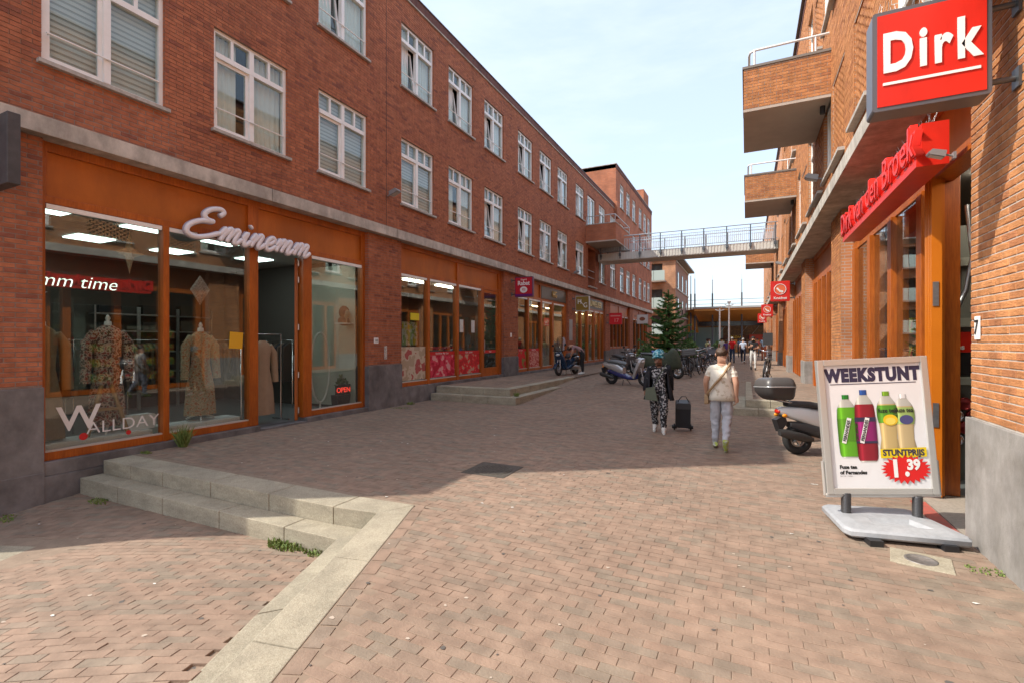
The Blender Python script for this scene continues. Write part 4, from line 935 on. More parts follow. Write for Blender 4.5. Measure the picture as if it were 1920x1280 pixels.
for i,(Y,) in enumerate(((21.4,),(34.6,),(45.6,))):
    e,w_,h_=box_sign('drugstore_sign',.84,1.5,Y,3.25,4.03,.14,mat('drugstore_red',(.66,.022,.015),.35),MATS['sign_red'],KL[i],'R')
    mb=MB(); k=28
    mb.tube([(.20*math.cos(2*math.pi*q/k),-.012,.46+.20*math.sin(2*math.pi*q/k)) for q in range(k)],.012,5,closed=True); mb.build('ring',M_SW,e)
    mb=MB(); mb.lathe([(.17,-.010),(.17,-.007)],20,axis='y'); mb.build('disc',mat('disc_orange',(.75,.16,.06),.5),e,(0,0,.46))
    for q,(dx,dz,r_) in enumerate(((-.09,.03,.035),(-.05,-.02,.035),(.0,-.07,.04),(.06,-.09,.045))):
        mb=MB(); mb.lathe([(r_,-.016),(r_,-.011)],10,axis='y'); mb.build('dot',M_SW,e,(dx,0,.46+dz))
    text('Kruidvat',.135,e,(0,-.012,.12),(R(90),0,0),M_SW,bold=.002,xs=.95)
# ---- three-dimensional red letters of the supermarket, facing the street
e=empty('supermarket_lettering',(1.41,7.65,3.33),R(-90),'long red box sign with raised Dirk van den Broek letters over the windows','sign')
mb=MB(); mb.box(-1.91,.02,0,1.92,.26,.10); mb.build('tray',M_RED,e); mb=MB(); mb.box(-1.91,.06,.1,1.92,.26,.40); mb.build('backing',M_RED,e)
def words(ws,size,parent,cy,z,m,ext,bold,xs,name,gap):
    obs=[text(w_,size,parent,(0,cy,z),(R(90),0,0),m,ext=ext,bold=bold,xs=xs,align='LEFT',va='BOTTOM_BASELINE',name=name,spacing=1.06) for w_ in ws]
    wd=[max(v.co.x for v in o.data.vertices) for o in obs]; x=-(sum(wd)+gap*(len(ws)-1))/2
    for o,w_ in zip(obs,wd): o.location.x=x; x+=w_+gap
words(['Dirk','van','den','Broek'],.46,e,.03,.11,mat('letter_red',(.75,.03,.02),.4),.03,.014,1.0,'letter_body',.16)
words(['Dirk','van','den','Broek'],.46,e,-.006,.11,mat('letter_face_red',(.70,.03,.022),.35),.004,0,1.0,'letter_face',.16)
mb=MB(); 
for i in range(120):
    x=-1.9+i*.032; mb.tube([(x,.15,.4),(x+rnd.uniform(-.03,.03),.15+rnd.uniform(-.06,.06),.53)],.0016,3)
mb.build('bird_spikes',M_STEEL,e,kind='stuff')
# ---- small things fixed to the facades
def lamp(loc,rz,label,up=False):
    e=empty('wall_lamp',loc,rz,label,'lamp','floodlights on the brick walls')
    mb=MB(); mb.cbox((0,.02,0),(.1,.04,.12)); mb.tube([(0,0,0),(0,-.14,.05)],.018,6); mb.build('bracket',mat('lamp_grey',(.3,.3,.31),.5,.3),e)
    mb=MB(); mb.prism([(-.12,-.02),(-.34,.06),(-.36,.10),(-.30,.15),(-.1,.09)],-.09,.09,'x'); mb.build('housing',MATS['lamp_grey'],e,bevel=.01)
    mb=MB(); mb.M=Matrix.Translation((0,-.235,.012))@Matrix.Rotation(R(-20),4,'X'); mb.box(-.07,-.1,-.004,.07,.1,.002); mb.build('glass',mat('lamp_glass',(.5,.5,.48),.2),e)
lamp((-8.35,9.85,5.45),R(90),'grey floodlight fixed to brick between two white windows above the cornice')
lamp((-8.35,24.6,5.3),R(90),'grey floodlight on the brick wall above the gold sign')
lamp((1.5,12.35,5.2),R(-90),'white floodlight on sunlit brickwork below the big balcony')
lamp((1.5,24.5,5.1),R(-90),'small white floodlight over the drugstore sign')
lamp((1.66,5.62,3.36),R(-90),'small grey lamp fixed at the end of the red lettering')
last=[o for o in COL.objects if o.name.startswith('wall_lamp')][-1]; last.scale=(.5,.5,.5)
def plate(loc,rz,txt,label,w=.11,h=.16,face=M_SW,ts=.1,cat='number plate'):
    e=empty('number_plate',loc,rz,label,cat); mb=MB(); mb.box(-w/2,-.012,-h/2,w/2,0,h/2); mb.build('plate',face,e,bevel=.003)
    if txt: text(txt,ts,e,(0,-.016,0),(R(90),0,0),M_BLACK,ext=.002)
plate((XR-.009,5.27,1.81),R(-90),'7','white enamel plate with number 7 on the orange brick pillar',.09,.19,ts=.17)
plate((-8.343,9.4,1.72),R(90),'10','white plate with number 10 on the brick pillar beside the clothes shop',.16,.14)
plate((-8.343,9.75,1.42),R(90),'','narrow white vertical plate below the number 10 on the pillar',.10,.34,mat('plate_weathered',(.6,.58,.55),.6,col2=(.25,.2,.17),ns=30,contrast=(.45,.6)),cat='plaque')
plate((-8.343,17.1,1.95),R(90),'','small white plate on the brick pillar under the red butcher sign',.12,.16)
plate((-8.343,24.3,2.3),R(90),'','tall pale framed notice on the pillar beside the jeweller',.5,1.1,mat('notice_grey',(.3,.32,.33),.4,col2=(.4,.42,.43),ns=6),cat='notice')
e=empty('projecting_sign',(-8.3,2.5,3.55),0,'plain dark box sign fixed to the brick pillar at the building corner','sign')
mb=MB(); mb.box(0,0,0,.55,.12,.84); mb.build('housing',mat('dark_sign_box',(.05,.05,.055),.6,col2=(.075,.075,.08),ns=8),e,bevel=.008)
mb=MB(); mb.box(-.045,.03,.1,.0,.09,.7); mb.build('bracket',M_FRM,e)
# ================================================================ clothes shop: sign letters, goods in the window
def LW(Y,dep,z): return (XL-dep,Y,z)
def cr(pts,n=6):
    P=[Vector(p) for p in pts]; P=[P[0]]+P+[P[-1]]; out=[]
    for i in range(1,len(P)-2):
        for k in range(n):
            t=k/n; a,b,c,d=P[i-1],P[i],P[i+1],P[i+2]
            out.append(.5*((2*b)+(c-a)*t+(2*a-5*b+4*c-d)*t*t+(3*b-a-3*c+d)*t**3))
    out.append(P[-2]); return out
GL={'E':([[(1.05,1.75),(1.15,2.05),(.95,2.25),(.6,2.1),(.42,1.7),(.6,1.35),(.95,1.25)],[(.9,1.25),(.4,1.15),(.05,.7),(.1,.2),(.5,-.02),(.95,.15),(1.4,.55)]],1.45),
 'm':([[(0,.45),(.18,.95),(.17,.5),(.1,.0)],[(.12,.3),(.38,.95),(.52,.85),(.45,.0)],[(.47,.3),(.75,.95),(.9,.85),(.82,.2),(.95,.0),(1.2,.4)]],1.2),
 'i':([[(0,.45),(.17,.95),(.13,.25),(.28,.0),(.5,.4)],[(.22,1.42),(.27,1.5)]],.5),
 'n':([[(0,.45),(.18,.95),(.17,.5),(.1,.0)],[(.12,.3),(.42,.95),(.57,.85),(.49,.2),(.62,.0),(.88,.4)]],.88),
 'e':([[(0,.4),(.3,.5),(.47,.8),(.3,1.0),(.08,.7),(.1,.2),(.33,.0),(.65,.4)]],.65)}
es=empty('shop_sign',LW(4.78,-.02,3.46),R(90),'white script lettering reading Eminemm over the clothes shop door','sign')
M_LET=mat('white_acrylic_letter',(.80,.79,.84),.35); M_LETS=mat('letter_side_lilac',(.45,.42,.5),.4)
x=0
for ch in 'Eminemm':
    st_,wd=GL[ch]; sx=.40 if ch=='E' else .345; sz=.245 if ch=='E' else .25
    for m_,yy,rr,nm in ((M_LET,-.03,.043,'letter'),(M_LETS,.03,.05,'letter_side')):
        mb=MB()
        for s_ in st_:
            pts=cr([(x+(p[0]+.28*p[1])*sx,yy,p[1]*sz) for p in s_],5)
            n=len(pts); mb.tube(pts,[rr*(.72 if i in(0,n-1) else 1) for i in range(n)],8)
        o=mb.build(nm,m_,es); o.scale=(1,.7,1)
    x+=wd*sx
mb=MB(); mb.box(.3,.05,.05,x,.10,.09); mb.build('mounting_rail',M_WOOD,es)
# ceiling lights; the last panel is added to brighten the right-hand window
M_LIGHT=mat('ceiling_light',(.8,1,.95),.5,emit=1.9)
for i,(Y,dp) in enumerate(((3.5,.9),(3.5,2.9),(4.9,.9),(4.9,2.9),(6.3,.9),(6.4,2.9),(4.2,4.3),(7.9,2.2),(8.35,.45))):
    T(MB().box(-.3,-.3,0,.3,.3,.02).build('ceiling_light',M_LIGHT,loc=LW(Y,dp+.3,3.695)),'square lit ceiling panel inside the clothes shop','lamp','ceiling panels in the clothes shop')
def star(loc,s,m,label,n=6,rz=90):
    mb=MB(); pts=[]
    for i in range(2*n):
        a=math.pi*i/n+math.pi/2; r=s*(1 if i%2==0 else .42)*(1.35 if i in (0,n) else .85); pts.append((r*math.cos(a),0,r*math.sin(a)))
    k=len(pts); mb.add([(0,-.06,0),(0,.06,0)]+pts,[(0,2+i,2+(i+1)%k) for i in range(k)]+[(1,2+(i+1)%k,2+i) for i in range(k)])
    o=mb.build('paper_star',m,loc=loc,rot=(0,0,R(rz))); T(o,label,'ornament'); return o
M_PAPER=mat('cream_paper',(.55,.48,.36),.8,col2=(.35,.28,.18),ns=40)
star(LW(4.25,.45,3.1),.25,M_PAPER,'large cream folded paper star hanging in the left shop window',4)
T(MB().lathe([(0,-.28),(.15,0),(0,.26)],6).build('paper_lantern',mat('speckled_paper',(.6,.55,.5),.7,col2=(.25,.18,.15),ns=70,contrast=(.45,.55)),loc=LW(5.35,.45,2.62)),'speckled diamond paper lantern hanging in the second shop window','ornament')
star(LW(3.12,.4,2.35),.14,mat('silver_star',(.5,.5,.5),.4),'small silver star hanging at the window edge',5)
e=empty('neon_sign',LW(3.5,.35,2.55),R(90),'thin white neon script reading emm time inside the left window','sign')
text('emm time',.26,e,(0,0,0),(R(90),0,0),mat('neon_white',(.75,1,.85),.5,emit=.9),ext=.004,shear=.25,bold=-.004)
def dress(loc,h,m,label,w=.2,flare=.30,sleeve=1,stand=True,rz=90,sl=.5,cat='dress'):
    e=empty('dress',loc,R(rz),label,cat); P=[(0,flare,.6),(.35,flare*.86,.62),(.62,.155,.62),(.78,w*.88,.6),(.90,w*1.05,.5),(.965,w*.75,.5),(1,.06,.8)]
    mb=MB(); n=28; vs=[]; 
    for (t,r,k) in P:
        for j in range(n):
            a=2*math.pi*j/n; fold=1+(.07*math.sin(a*7)*(1-t)); vs.append((r*fold*math.cos(a),r*k*fold*math.sin(a),t*h))
    mb.add(vs,[(i*n+j,i*n+(j+1)%n,(i+1)*n+(j+1)%n,(i+1)*n+j) for i in range(len(P)-1) for j in range(n)],0,True)
    mb.build('bodice_and_skirt',m,e)
    for s in (-1,1):
        mb=MB(); mb.tube([(s*w*.8,0,.93*h),(s*(w+.07),0,.83*h),(s*(w+.10),-.02,(.93-sl)*h)],[.07,.075,.065],10); mb.build('sleeve',m,e)
    if stand:
        mb=MB(); mb.lathe([(.05,0),(.045,.06),(.02,.07),(.035,.11),(.012,.16),(0,.17)],12,(0,0,h)); mb.build('neck_finial',M_WHITE,e)
        for a in (0,120,240):
            mb=MB(); mb.tube([(0,0,.02),(.25*math.cos(R(a)),.25*math.sin(R(a)),-loc[2]+.30)],.018,6); mb.build('stand_leg',M_WHITE,e)
    return e
def patt(name,c1,c2,c3,s=14):
    m=bpy.data.materials.new(name); m.use_nodes=True; t=m.node_tree; b=t.nodes['Principled BSDF']; b.inputs['Roughness'].default_value=.9; MATS[name]=m
    v=t.nodes.new('ShaderNodeTexNoise'); v.inputs['Scale'].default_value=s; v.inputs['Detail'].default_value=2; g=t.nodes.new('ShaderNodeNewGeometry'); t.links.new(g.outputs['Position'],v.inputs['Vector'])
    r=t.nodes.new('ShaderNodeValToRGB'); r.color_ramp.interpolation='CONSTANT'; r.color_ramp.elements.new(.5)
    for e_,p,c in zip(r.color_ramp.elements,(0,.45,.56),(c1,c2,c3)): e_.position=p; e_.color=(*c,1)
    t.links.new(v.outputs[0],r.inputs[0]); t.links.new(r.outputs[0],b.inputs['Base Color']); return m
M_FLOR=patt('floral_dark',(.10,.05,.045),(.55,.45,.38),(.3,.06,.05),22); M_FLOR2=patt('floral_pale',(.38,.30,.18),(.55,.45,.30),(.45,.18,.08),26); M_TAUPE=mat('taupe_cloth',(.30,.235,.165),.9,col2=(.34,.27,.19),ns=8)
dress(LW(3.22,.55,.32),1.6,mat('brown_cloth',(.27,.19,.11),.9,col2=(.32,.23,.14),ns=6),'long brown dress at the edge of the left window',.19,.27)
dress(LW(4.05,.65,.4),1.55,M_FLOR,'dark floral patterned dress on a mannequin in the left window',.2,.25)
dress(LW(5.45,.6,.38),1.5,M_FLOR2,'pale floral dress on a mannequin in the second window',.19,.27)
dress(LW(6.66,.55,.22),1.5,M_TAUPE,'plain taupe buttoned dress hanging in the open shop doorway',.19,.26,stand=False)
e=empty('hanger_rail',LW(6.7,.62,.03),R(90),'chrome garment rail standing in the open doorway','garment rail')
mb=MB(); mb.tube([(-.45,0,0),(-.45,0,1.82),(.45,0,1.82),(.45,0,0)],.016); mb.build('frame',M_CHROME,e)
mb=MB(); mb.tube([(-.45,-.25,.03),(-.45,.25,.03)],.016); mb.tube([(.45,-.25,.03),(.45,.25,.03)],.016); mb.build('feet',M_CHROME,e)
CLC=[(.03,.03,.035),(.06,.05,.045),(.10,.08,.06),(.04,.045,.06),(.15,.12,.1)]
for k,(Y,dp) in enumerate(((3.9,2.6),(4.9,2.9),(5.8,3.2),(8.55,2.45),(6.9,2.0),(8.7,3.6))):
    e=empty('clothes_rack',LW(Y,dp,.03),0 if k in (3,5) else R(90),['rack of dark clothes deep behind the left window','rack of dark clothes behind the pale floral dress','rack of clothes far back in the shop','rack of black clothes behind the open door','rack of dark clothes close behind the taupe dress','rack of dark clothes in the corner behind the open door'][k],'clothes rack')
    mb=MB(); mb.tube([(-.5,0,0),(-.5,0,1.7),(.5,0,1.7),(.5,0,0)],.015); mb.build('frame',M_CHROME,e)
    for i in range(9):
        mb=MB(); x_=-.42+i*.1; mb.prism([(-.22,1.0-.5*((i*7)%3)/3),(.22,1.0-.5*((i*7)%3)/3),(.2,1.52),(.04,1.64),(-.04,1.64),(-.2,1.52)],x_,x_+.05,'x'); mb.build('garment',mat('garment_%d'%((i+k)%5),CLC[(i+k)%5],.9),e)
for k in range(3):
    e=empty('wall_shelf',LW(6.2+k*.9,5.3,.03),R(90),'steel shelf unit with folded clothes at the back wall of the shop','shelf','shelf units at the back of the clothes shop')
    for z in (.4,.9,1.4,1.9,2.3): mb=MB(); mb.box(-.43,-.3,z,.43,0,z+.03); mb.build('shelf_board',M_STEEL,e); mb=MB(); mb.box(-.35,-.27,z+.031,.1,-.03,z+.2+.05*k); mb.build('folded_clothes',mat('garment_%d'%(k),CLC[k],.9),e)
    for s in (-.43,.43): mb=MB(); mb.box(s-.015,-.3,0,s+.015,-.27,2.5); mb.build('upright',M_STEEL,e)
for k,(a,b) in enumerate(((3.12,4.5),(4.68,6.0))):
    e=empty('display_bench',LW((a+b)/2,.5,.03),R(90),['low white drawer bench along the left shop window','low white drawer bench along the second shop window'][k],'bench'); L=b-a
    mb=MB(); mb.box(-L/2,-.2,.02,L/2,.22,.26); mb.build('carcass',M_WHITE,e)
    for q in range(2): mb=MB(); mb.box(-L/2+q*L/2+.02,-.215,.05,-L/2+(q+1)*L/2-.02,-.201,.24); mb.build('drawer_front',M_WHITE,e)
e=empty('easel',LW(3.95,.42,.29),R(90),'pale wooden A-frame easel standing on the window bench','easel')
for s in (-1,1): mb=MB(); mb.tube([(s*.26,0,0),(s*.06,.05,.75)],.03,6); mb.build('leg',mat('pale_wood',(.45,.28,.13),.6),e)
mb=MB(); mb.box(-.2,.0,.36,.2,.06,.40); mb.build('cross_bar',MATS['pale_wood'],e)
T(MB().prism(rrect(-.22,0,.22,.24,.05,3),-.08,.08,'y').build('handbag',M_WHITE,loc=LW(4.4,.5,.29),rot=(0,0,R(90))),'white handbag on the bench in the left window','handbag')
# window lettering and stickers
M_VIN=mat('white_vinyl',(.75,.75,.74),.5); M_VRED=mat('red_vinyl',(.55,.02,.02),.5)
e=empty('window_lettering',LW(3.95,.165,.45),R(90),'white W monogram and ALLDAY lettering stuck on the left shop window','lettering')
text('W',.48,e,(-.46,0,.16),(R(90),0,0),M_VIN,ext=.001,bold=.006); text('ALLDAY',.25,e,(.1,0,0.0),(R(90),0,0),M_VIN,ext=.001,bold=-.002,xs=1.05)
for x_,z_,r_ in ((-.41,-.10,.052),(.15,-.135,.035)): mb=MB(); mb.lathe([(r_,-.001),(r_,.001)],16,axis='y'); mb.build('red_dot',M_VRED,e,(x_,0,z_))
T(MB().box(-.13,-.002,-.15,.13,.002,.15).build('yellow_sticker',mat('yellow_paper',(.75,.42,.02),.7),loc=LW(5.83,.16,1.72),rot=(0,R(4),R(90))),'orange-yellow paper notice stuck on the second shop window','notice')
# right-hand window: pale back panel, mirror, shelf bust, OPEN sign
T(MB().box(-1.8,0,0,0,.03,3.5).build('folding_screen',mat('pale_panel',(.55,.53,.45),.8),loc=LW(9.05,.35,.1)),'pale screen standing behind the right shop window','screen')
e=empty('oval_mirror',LW(8.15,.55,.1),R(90),'white oval standing mirror behind the right shop window','mirror')
mb=MB(); mb.tube([(.27*math.cos(2*math.pi*q/28),0,1.0+.8*math.sin(2*math.pi*q/28)) for q in range(28)],.02,6,closed=True); mb.build('frame',M_WHITE,e)
mb=MB(); mb.tube([(0,0,.2),(0,0,0)],.02); mb.box(-.25,-.1,-.02,.25,.1,.02); mb.build('foot',M_WHITE,e)
e=empty('display_bust',LW(8.88,.5,2.15),R(90),'veiled display head on a small shelf in the right shop window','bust')
mb=MB(); mb.ell((0,-.02,.22),(.08,.1,.12)); mb.cyl((0,0,.0),(0,0,.15),.05); mb.build('head',mat('bust_skin',(.45,.3,.2),.6),e); mb=MB(); mb.ell((0,.04,.26),(.13,.12,.16)); mb.ell((0,.05,.05),(.17,.1,.12)); mb.build('veil',mat('brown_veil',(.2,.07,.04),.8),e); mb=MB(); mb.box(-.2,-.12,-.03,.2,.15,0); mb.build('shelf',M_WHITE,e)
e=empty('open_sign',LW(8.68,.4,.12),R(90),'small black sign with red OPEN letters beside a potted plant in the window','sign')
mb=MB(); mb.box(-.2,-.02,.3,.25,.02,.55); mb.build('board',M_BLACK,e); text('OPEN',.17,e,(.02,-.025,.42),(R(90),0,0),mat('open_red',(.9,.05,.03),.5,emit=.7),ext=.002); mb=MB(); mb.prism([(-.22,0),(.12,0),(.18,.32),(-.26,.32)],-.1,.1,'y'); mb.build('stand',M_BLACK,e)
shrub(LW(8.75,.5,.66),.14,.14,.22,160,M_LEAF2,'little dark bonsai plant above the OPEN sign',.07,9)
# ================================================================ butcher and jeweller details
def decal(Y0,Y1,z0,z1,m,label,dep=.10):
    return T(MB().box(ly(Y0),0,z0,ly(Y1),.003,z1).build('window_poster',m,loc=(XL-dep+.0,2.0,0),rot=(0,0,R(90))),label,'poster')
def meat(name,c1,c2,c3,s):
    return patt(name,c1,c2,c3,s)
decal(10.5,11.7,.62,1.55,meat('meat_boards',(.42,.34,.24),(.55,.47,.36),(.40,.10,.09),3.2),'poster of meat on pale boards filling the first butcher window',.163)
decal(11.86,13.28,.62,1.28,meat('raw_meat',(.42,.01,.03),(.60,.04,.08),(.68,.30,.30),4),'poster of raw red meat under the second butcher window',.163)
decal(13.46,14.9,.62,1.28,meat('red_cuts',(.45,.02,.02),(.62,.03,.03),(.5,.3,.2),5),'poster of red meat cuts under the third butcher window',.163)
decal(17.86,18.92,.58,1.28,meat('tomatoes',(.6,.02,.02),(.55,.03,.03),(.2,.22,.05),4),'poster of red tomatoes below the pane past the butcher sign',.163)
decal(19.13,20.37,.58,1.28,meat('meat_strips',(.45,.06,.05),(.65,.32,.26),(.5,.1,.08),7),'poster of marbled meat strips beside the tomato poster',.163)
for i,(a,b) in enumerate(((11.86,13.28),(13.46,14.9),(17.86,18.92),(19.13,20.37),(15.2,16.1))):
    e=empty('window_band',LW((a+b)/2,.162 if i<4 else .14,1.34),R(90),'red strip with white words '+['Rundvlees Kip Lam','Kalfs Gehakt','Kip Lams','Gehakt Kip','Halal'][i]+' on a butcher window','lettering'); mb=MB(); mb.box(-(b-a)/2,-.001,-.055,(b-a)/2,.002,.055); mb.build('strip',M_VRED,e)
    text(['Rundvlees  Kip  Lam','Kalfs  Gehakt','Kip  Lams','Gehakt  Kip','Halal'][i],.085,e,(0,-.003,0),(R(90),0,0),M_VIN,ext=.001)
for i,(Y,z) in enumerate(((13.6,2.0),(14.35,2.0))): decal(Y,Y+.22,z,z+.42,mat('paper_sheet',(.6,.62,.6),.7),['white price sheet on the third butcher window, first of two','white price sheet on the third butcher window, second of two'][i],.163)
decal(11.0,11.4,2.3,2.5,mat('yellow_card',(.7,.6,.02),.6),'yellow card in the first butcher window',.163); decal(10.8,11.5,1.6,2.25,meat('promo_poster',(.25,.35,.1),(.6,.6,.5),(.5,.45,.05),5),'green and yellow promotion poster in the first butcher window',.3)
for k in range(6):
    e=empty('meat_counter',LW(10.9+k*.95,2.2,.5),R(90),'lit butcher counter section with trays of meat inside the shop','counter','butcher counter sections')
    mb=MB(); mb.box(-.46,-.4,0,.46,.4,.9); mb.build('cabinet',M_STEEL,e); mb=MB(); mb.box(-.44,-.38,.901,.44,.3,1.0); mb.build('meat_tray',MATS['raw_meat'],e)
for i,(Y,dp) in enumerate(((11.3,1.5),(13,1.5),(14.8,1.5))): T(MB().box(-.6,-.08,0,.6,.08,.03).build('ceiling_light',mat('strip_light',(1,.9,.75),.5,emit=6),loc=LW(Y,dp,3.66),rot=(0,0,R(90))),'lit strip lamp on the butcher shop ceiling','lamp','strip lamps in the butcher shop')
# jeweller: dark fascia with gold letters, displays, warm light
for a,b in ((20.47,23.78),(25.22,31.15)):
    mb=MB(); mb.box(ly(a),.085,3.67,ly(b),.098,4.24); mb.build('fascia_panel',mat('bronze_fascia',(.10,.085,.065),.4),LB)
e=empty('jeweller_letters',LW(22.1,.06,3.95),R(90),'gold H G monogram on the dark fascia beside the pillar','lettering'); text('HG',.42,e,(0,0,0),(R(90),0,0),mat('gold_letters',(.65,.45,.16),.3,.6),ext=.02)
e=empty('jeweller_letters',LW(28.2,.06,3.95),R(90),'gold lettering GOLD JUWELIER along the dark fascia','lettering'); text('GOLD JUWELIER',.5,e,(0,0,0),(R(90),0,0),MATS['gold_letters'],ext=.02,xs=1.25)
M_WL=mat('warm_display_light',(1,.72,.38),.5,emit=6)
for i in range(7):
    Y=(21.2,22.9,25.8,27.0,28.3,29.6,30.7)[i]
    e=empty('jewel_display',LW(Y,.7,.45),R(90),'pale display stand with warm lamp in a jeweller window','display','jeweller window displays')
    mb=MB(); mb.box(-.4,-.25,0,.4,.25,.75); mb.box(-.3,-.15,.75,.3,.2,1.2); mb.build('plinth_block',mat('display_cream',(.5,.42,.3),.7),e)
    mb=MB(); mb.box(-.35,-.03,2.9,.35,.03,2.94); mb.build('lamp_bar',M_WL,e)
    mb=MB(); mb.box(-.45,.35,0,.45,.38,2.9); mb.build('back_screen',mat('display_back',(.42,.36,.26),.8,col2=(.2,.16,.1),ns=3),e)
for i,Y in enumerate((26.9,28.0)): shrub(LW(Y,.35,1.25),.25,.2,.5,220,M_LEAF,'potted green plant in the jeweller window',.09,20+i,group='plants in the jeweller window')
# ================================================================ supermarket doorway
e=empty('bottle_machine',(1.98,7.62,.012),0,'can return wall with red sign and stacked can ends inside the doorway','return machine')
def rbx(name,a,b,m): mb=MB(); mb.box(*a,*b); return mb.build(name,m,e)
rbx('cabinet',(.13,.1,0),(1.5,.4,3.1),mat('cabinet_grey_green',(.20,.21,.18),.7))
rbx('red_sign',(.13,.06,1.56),(1.4,.098,1.80),M_RED); text('lege blikjes',.085,e,(.40,.055,1.62),(R(90),0,0),M_SW,ext=.002,bold=.003,align='RIGHT'); text('Inname',.085,e,(.24,.055,1.715),(R(90),0,0),M_SW,ext=.002,bold=.003,align='RIGHT')
rbx('black_panel',(.13,.07,1.28),(1.4,.098,1.555),M_BLACK); mb=MB(); mb.lathe([(.088,.05),(.10,.04),(.078,.04),(.07,.068)],20,(.22,0,1.42),axis='y'); mb.build('round_opening',M_CHROME,e)
rbx('ledge',(.13,.0,1.17),(1.4,.098,1.26),mat('ledge_green',(.35,.37,.31),.6)); rbx('upper_ledge',(.13,.03,1.86),(1.4,.098,1.97),MATS['ledge_green']); rbx('shelf_band',(.13,.03,2.6),(1.4,.098,2.7),MATS['ledge_green'])
for r_ in range(4):
    for c_ in range(6):
        mb=MB(); x_=.16+c_*.165+(.083 if r_%2 else 0); z_=.50+r_*.145; mb.lathe([(.077,.098),(.077,.05),(.068,.035),(.06,.05),(0,.05)],14,(x_,0,z_),axis='y'); mb.build('can_end',M_CHROME if (r_+c_)%2 else mat('can_red',(.35,.04,.04),.3,.6),e)
T(MB().box(-.1,-.9,0,.1,.9,.03).build('ceiling_light',mat('strip_light',(1,.9,.75),.5,emit=6),loc=(2.55,6.7,3.65)),'added light strip brightening the space just inside the supermarket door','lamp')  # strip added to light the dark doorway, no lamp known there
T(MB().tube([(0,0,3.2),(.05,0,2.6),(.0,.02,2.2),(-.12,0,1.9),(-.25,0,1.85)],.025,8).build('hose',M_STEEL,loc=(2.33,7.45,.1)),'ribbed grey hose hanging inside the supermarket doorway','hose')
for i in range(4):
    Yb=8.4+i*.75
    e2=empty('drink_shelf',(2.6,Yb,.012),R(-90),'stocked shelf seen through the supermarket window','shelf','shelves behind the supermarket windows')
    mb=MB(); mb.box(-.35,.3,0,.35,.36,2.3); mb.build('back',M_WALLC,e2)
    for z in (.3,.8,1.3,1.8): mb=MB(); mb.box(-.35,0,z,.35,.3,z+.03); mb.build('board',M_STEEL,e2); mb=MB(); mb.box(-.32,.02,z+.031,.32,.25,z+.3); mb.build('goods',patt('goods_%d_%d'%(i,int(z*10)),(.1,.3,.1),(.6,.45,.05),(.5,.06,.05),9),e2)
# ================================================================ pavement sign
bs=empty('pavement_sign',(1.13,5.38,0),R(15),'tilted sprung poster sign reading WEEKSTUNT on a grey plastic base','sign')
M_GP=mat('grey_plastic',(.33,.345,.365),.55,grime=((6,6,6),.12),col2=(.37,.385,.405),ns=30,bump=.04,bs=200); M_AL=mat('silver_frame',(.62,.61,.58),.35,.6)
b=MB(); O=[(-.49,-.36),(.49,-.44),(.53,-.38),(.44,.38),(.38,.42),(-.40,.42),(-.46,.38),(-.53,-.28)]
O=[(p[0]*.86,p[1]*.86) for p in O]
def ring(s,z): return [(p[0]*s,p[1]*s,z) for p in O]
L3=[ring(.97,.035),ring(1,.05),ring(1,.085),ring(.96,.105),ring(.72,.125)]; n=8
for i in range(4): b.add(L3[i]+L3[i+1],[(j,(j+1)%n,n+(j+1)%n,n+j) for j in range(n)],0,True)
b.add(L3[0],[tuple(range(n))[::-1]])
# recessed tray in the top
q=[(-.2,-.22),(.24,-.24),(.17,-.02),(-.17,-.02)]; qi=[(-.17,-.18),(.2,-.2),(.15,-.05),(-.15,-.05)]
T8=L3[4]
b.add(T8+[(p[0],p[1],.125) for p in q],[(0,1,9,8),(1,2,9),(2,3,10,9),(3,4,10),(4,5,11,10),(5,6,11),(6,7,8,11),(7,0,8)])
b.add([(p[0],p[1],.125) for p in q]+[(p[0],p[1],.09) for p in qi],[(0,1,5,4),(1,2,6,5),(2,3,7,6),(3,0,4,7),(4,5,6,7)])
b.build('base',M_GP,bs)
for x_ in (-.27,.27): mb=MB(); mb.box(x_-.05,-.40,0,x_+.05,-.30,.05); mb.build('foot',M_BLACK,bs); mb=MB(); mb.box(x_-.05,.28,0,x_+.05,.36,.05); mb.build('foot',M_BLACK,bs)
for x_ in (-.29,.29):
    mb=MB(); pr_=[]; z=.12
    for i in range(14): pr_+= [(.036,z),(.042,z+.006),(.036,z+.012)]; z+=.0135
    mb.lathe(pr_,16,(x_,.08,0)); mb.build('spring',mat('dark_spring',(.10,.10,.105),.4,.6),bs)
bd=link('board',None,bs,(0,.08,.30),(R(-4),R(-3.4),0)) if False else None
mb=MB(); W,H=.455,1.24
mb.box(-W,-.03,0,-W+.055,.03,H); mb.box(W-.055,-.03,0,W,.03,H); mb.box(-W+.055,-.03,0,W-.055,.03,.055); mb.box(-W+.055,-.03,H-.055,W-.055,.03,H); mb.box(-W+.05,-.012,.05,W-.05,.02,H-.05,1); mb.tube([(-W-.01,-.0,-.012),(W+.01,0,-.012)],.02,8); mb.tube([(-W-.012,0,-.012),(-W-.012,0,.30)],.014,8); mb.tube([(W+.012,0,-.012),(W+.012,0,.30)],.014,8)
bd=mb.build('board',[M_AL,mat('poster_white',(.80,.80,.81),.25,coat=.3,bump=.5,bs=5)],bs,(0,.08,.31),(R(-3),R(-3.2),0),bevel=.004)
NAVY=mat('poster_navy',(.035,.03,.07),.5); KB=mat('poster_black',(.02,.02,.02),.5)
def pt(txt,size,x_,z_,m,bold=.0,xs=1,lay=1,**k): return text(txt,size,bd,(x_,-.0125-.0012*lay,z_),(R(90),0,0),m,ext=.0003,bold=bold,xs=xs,**k)
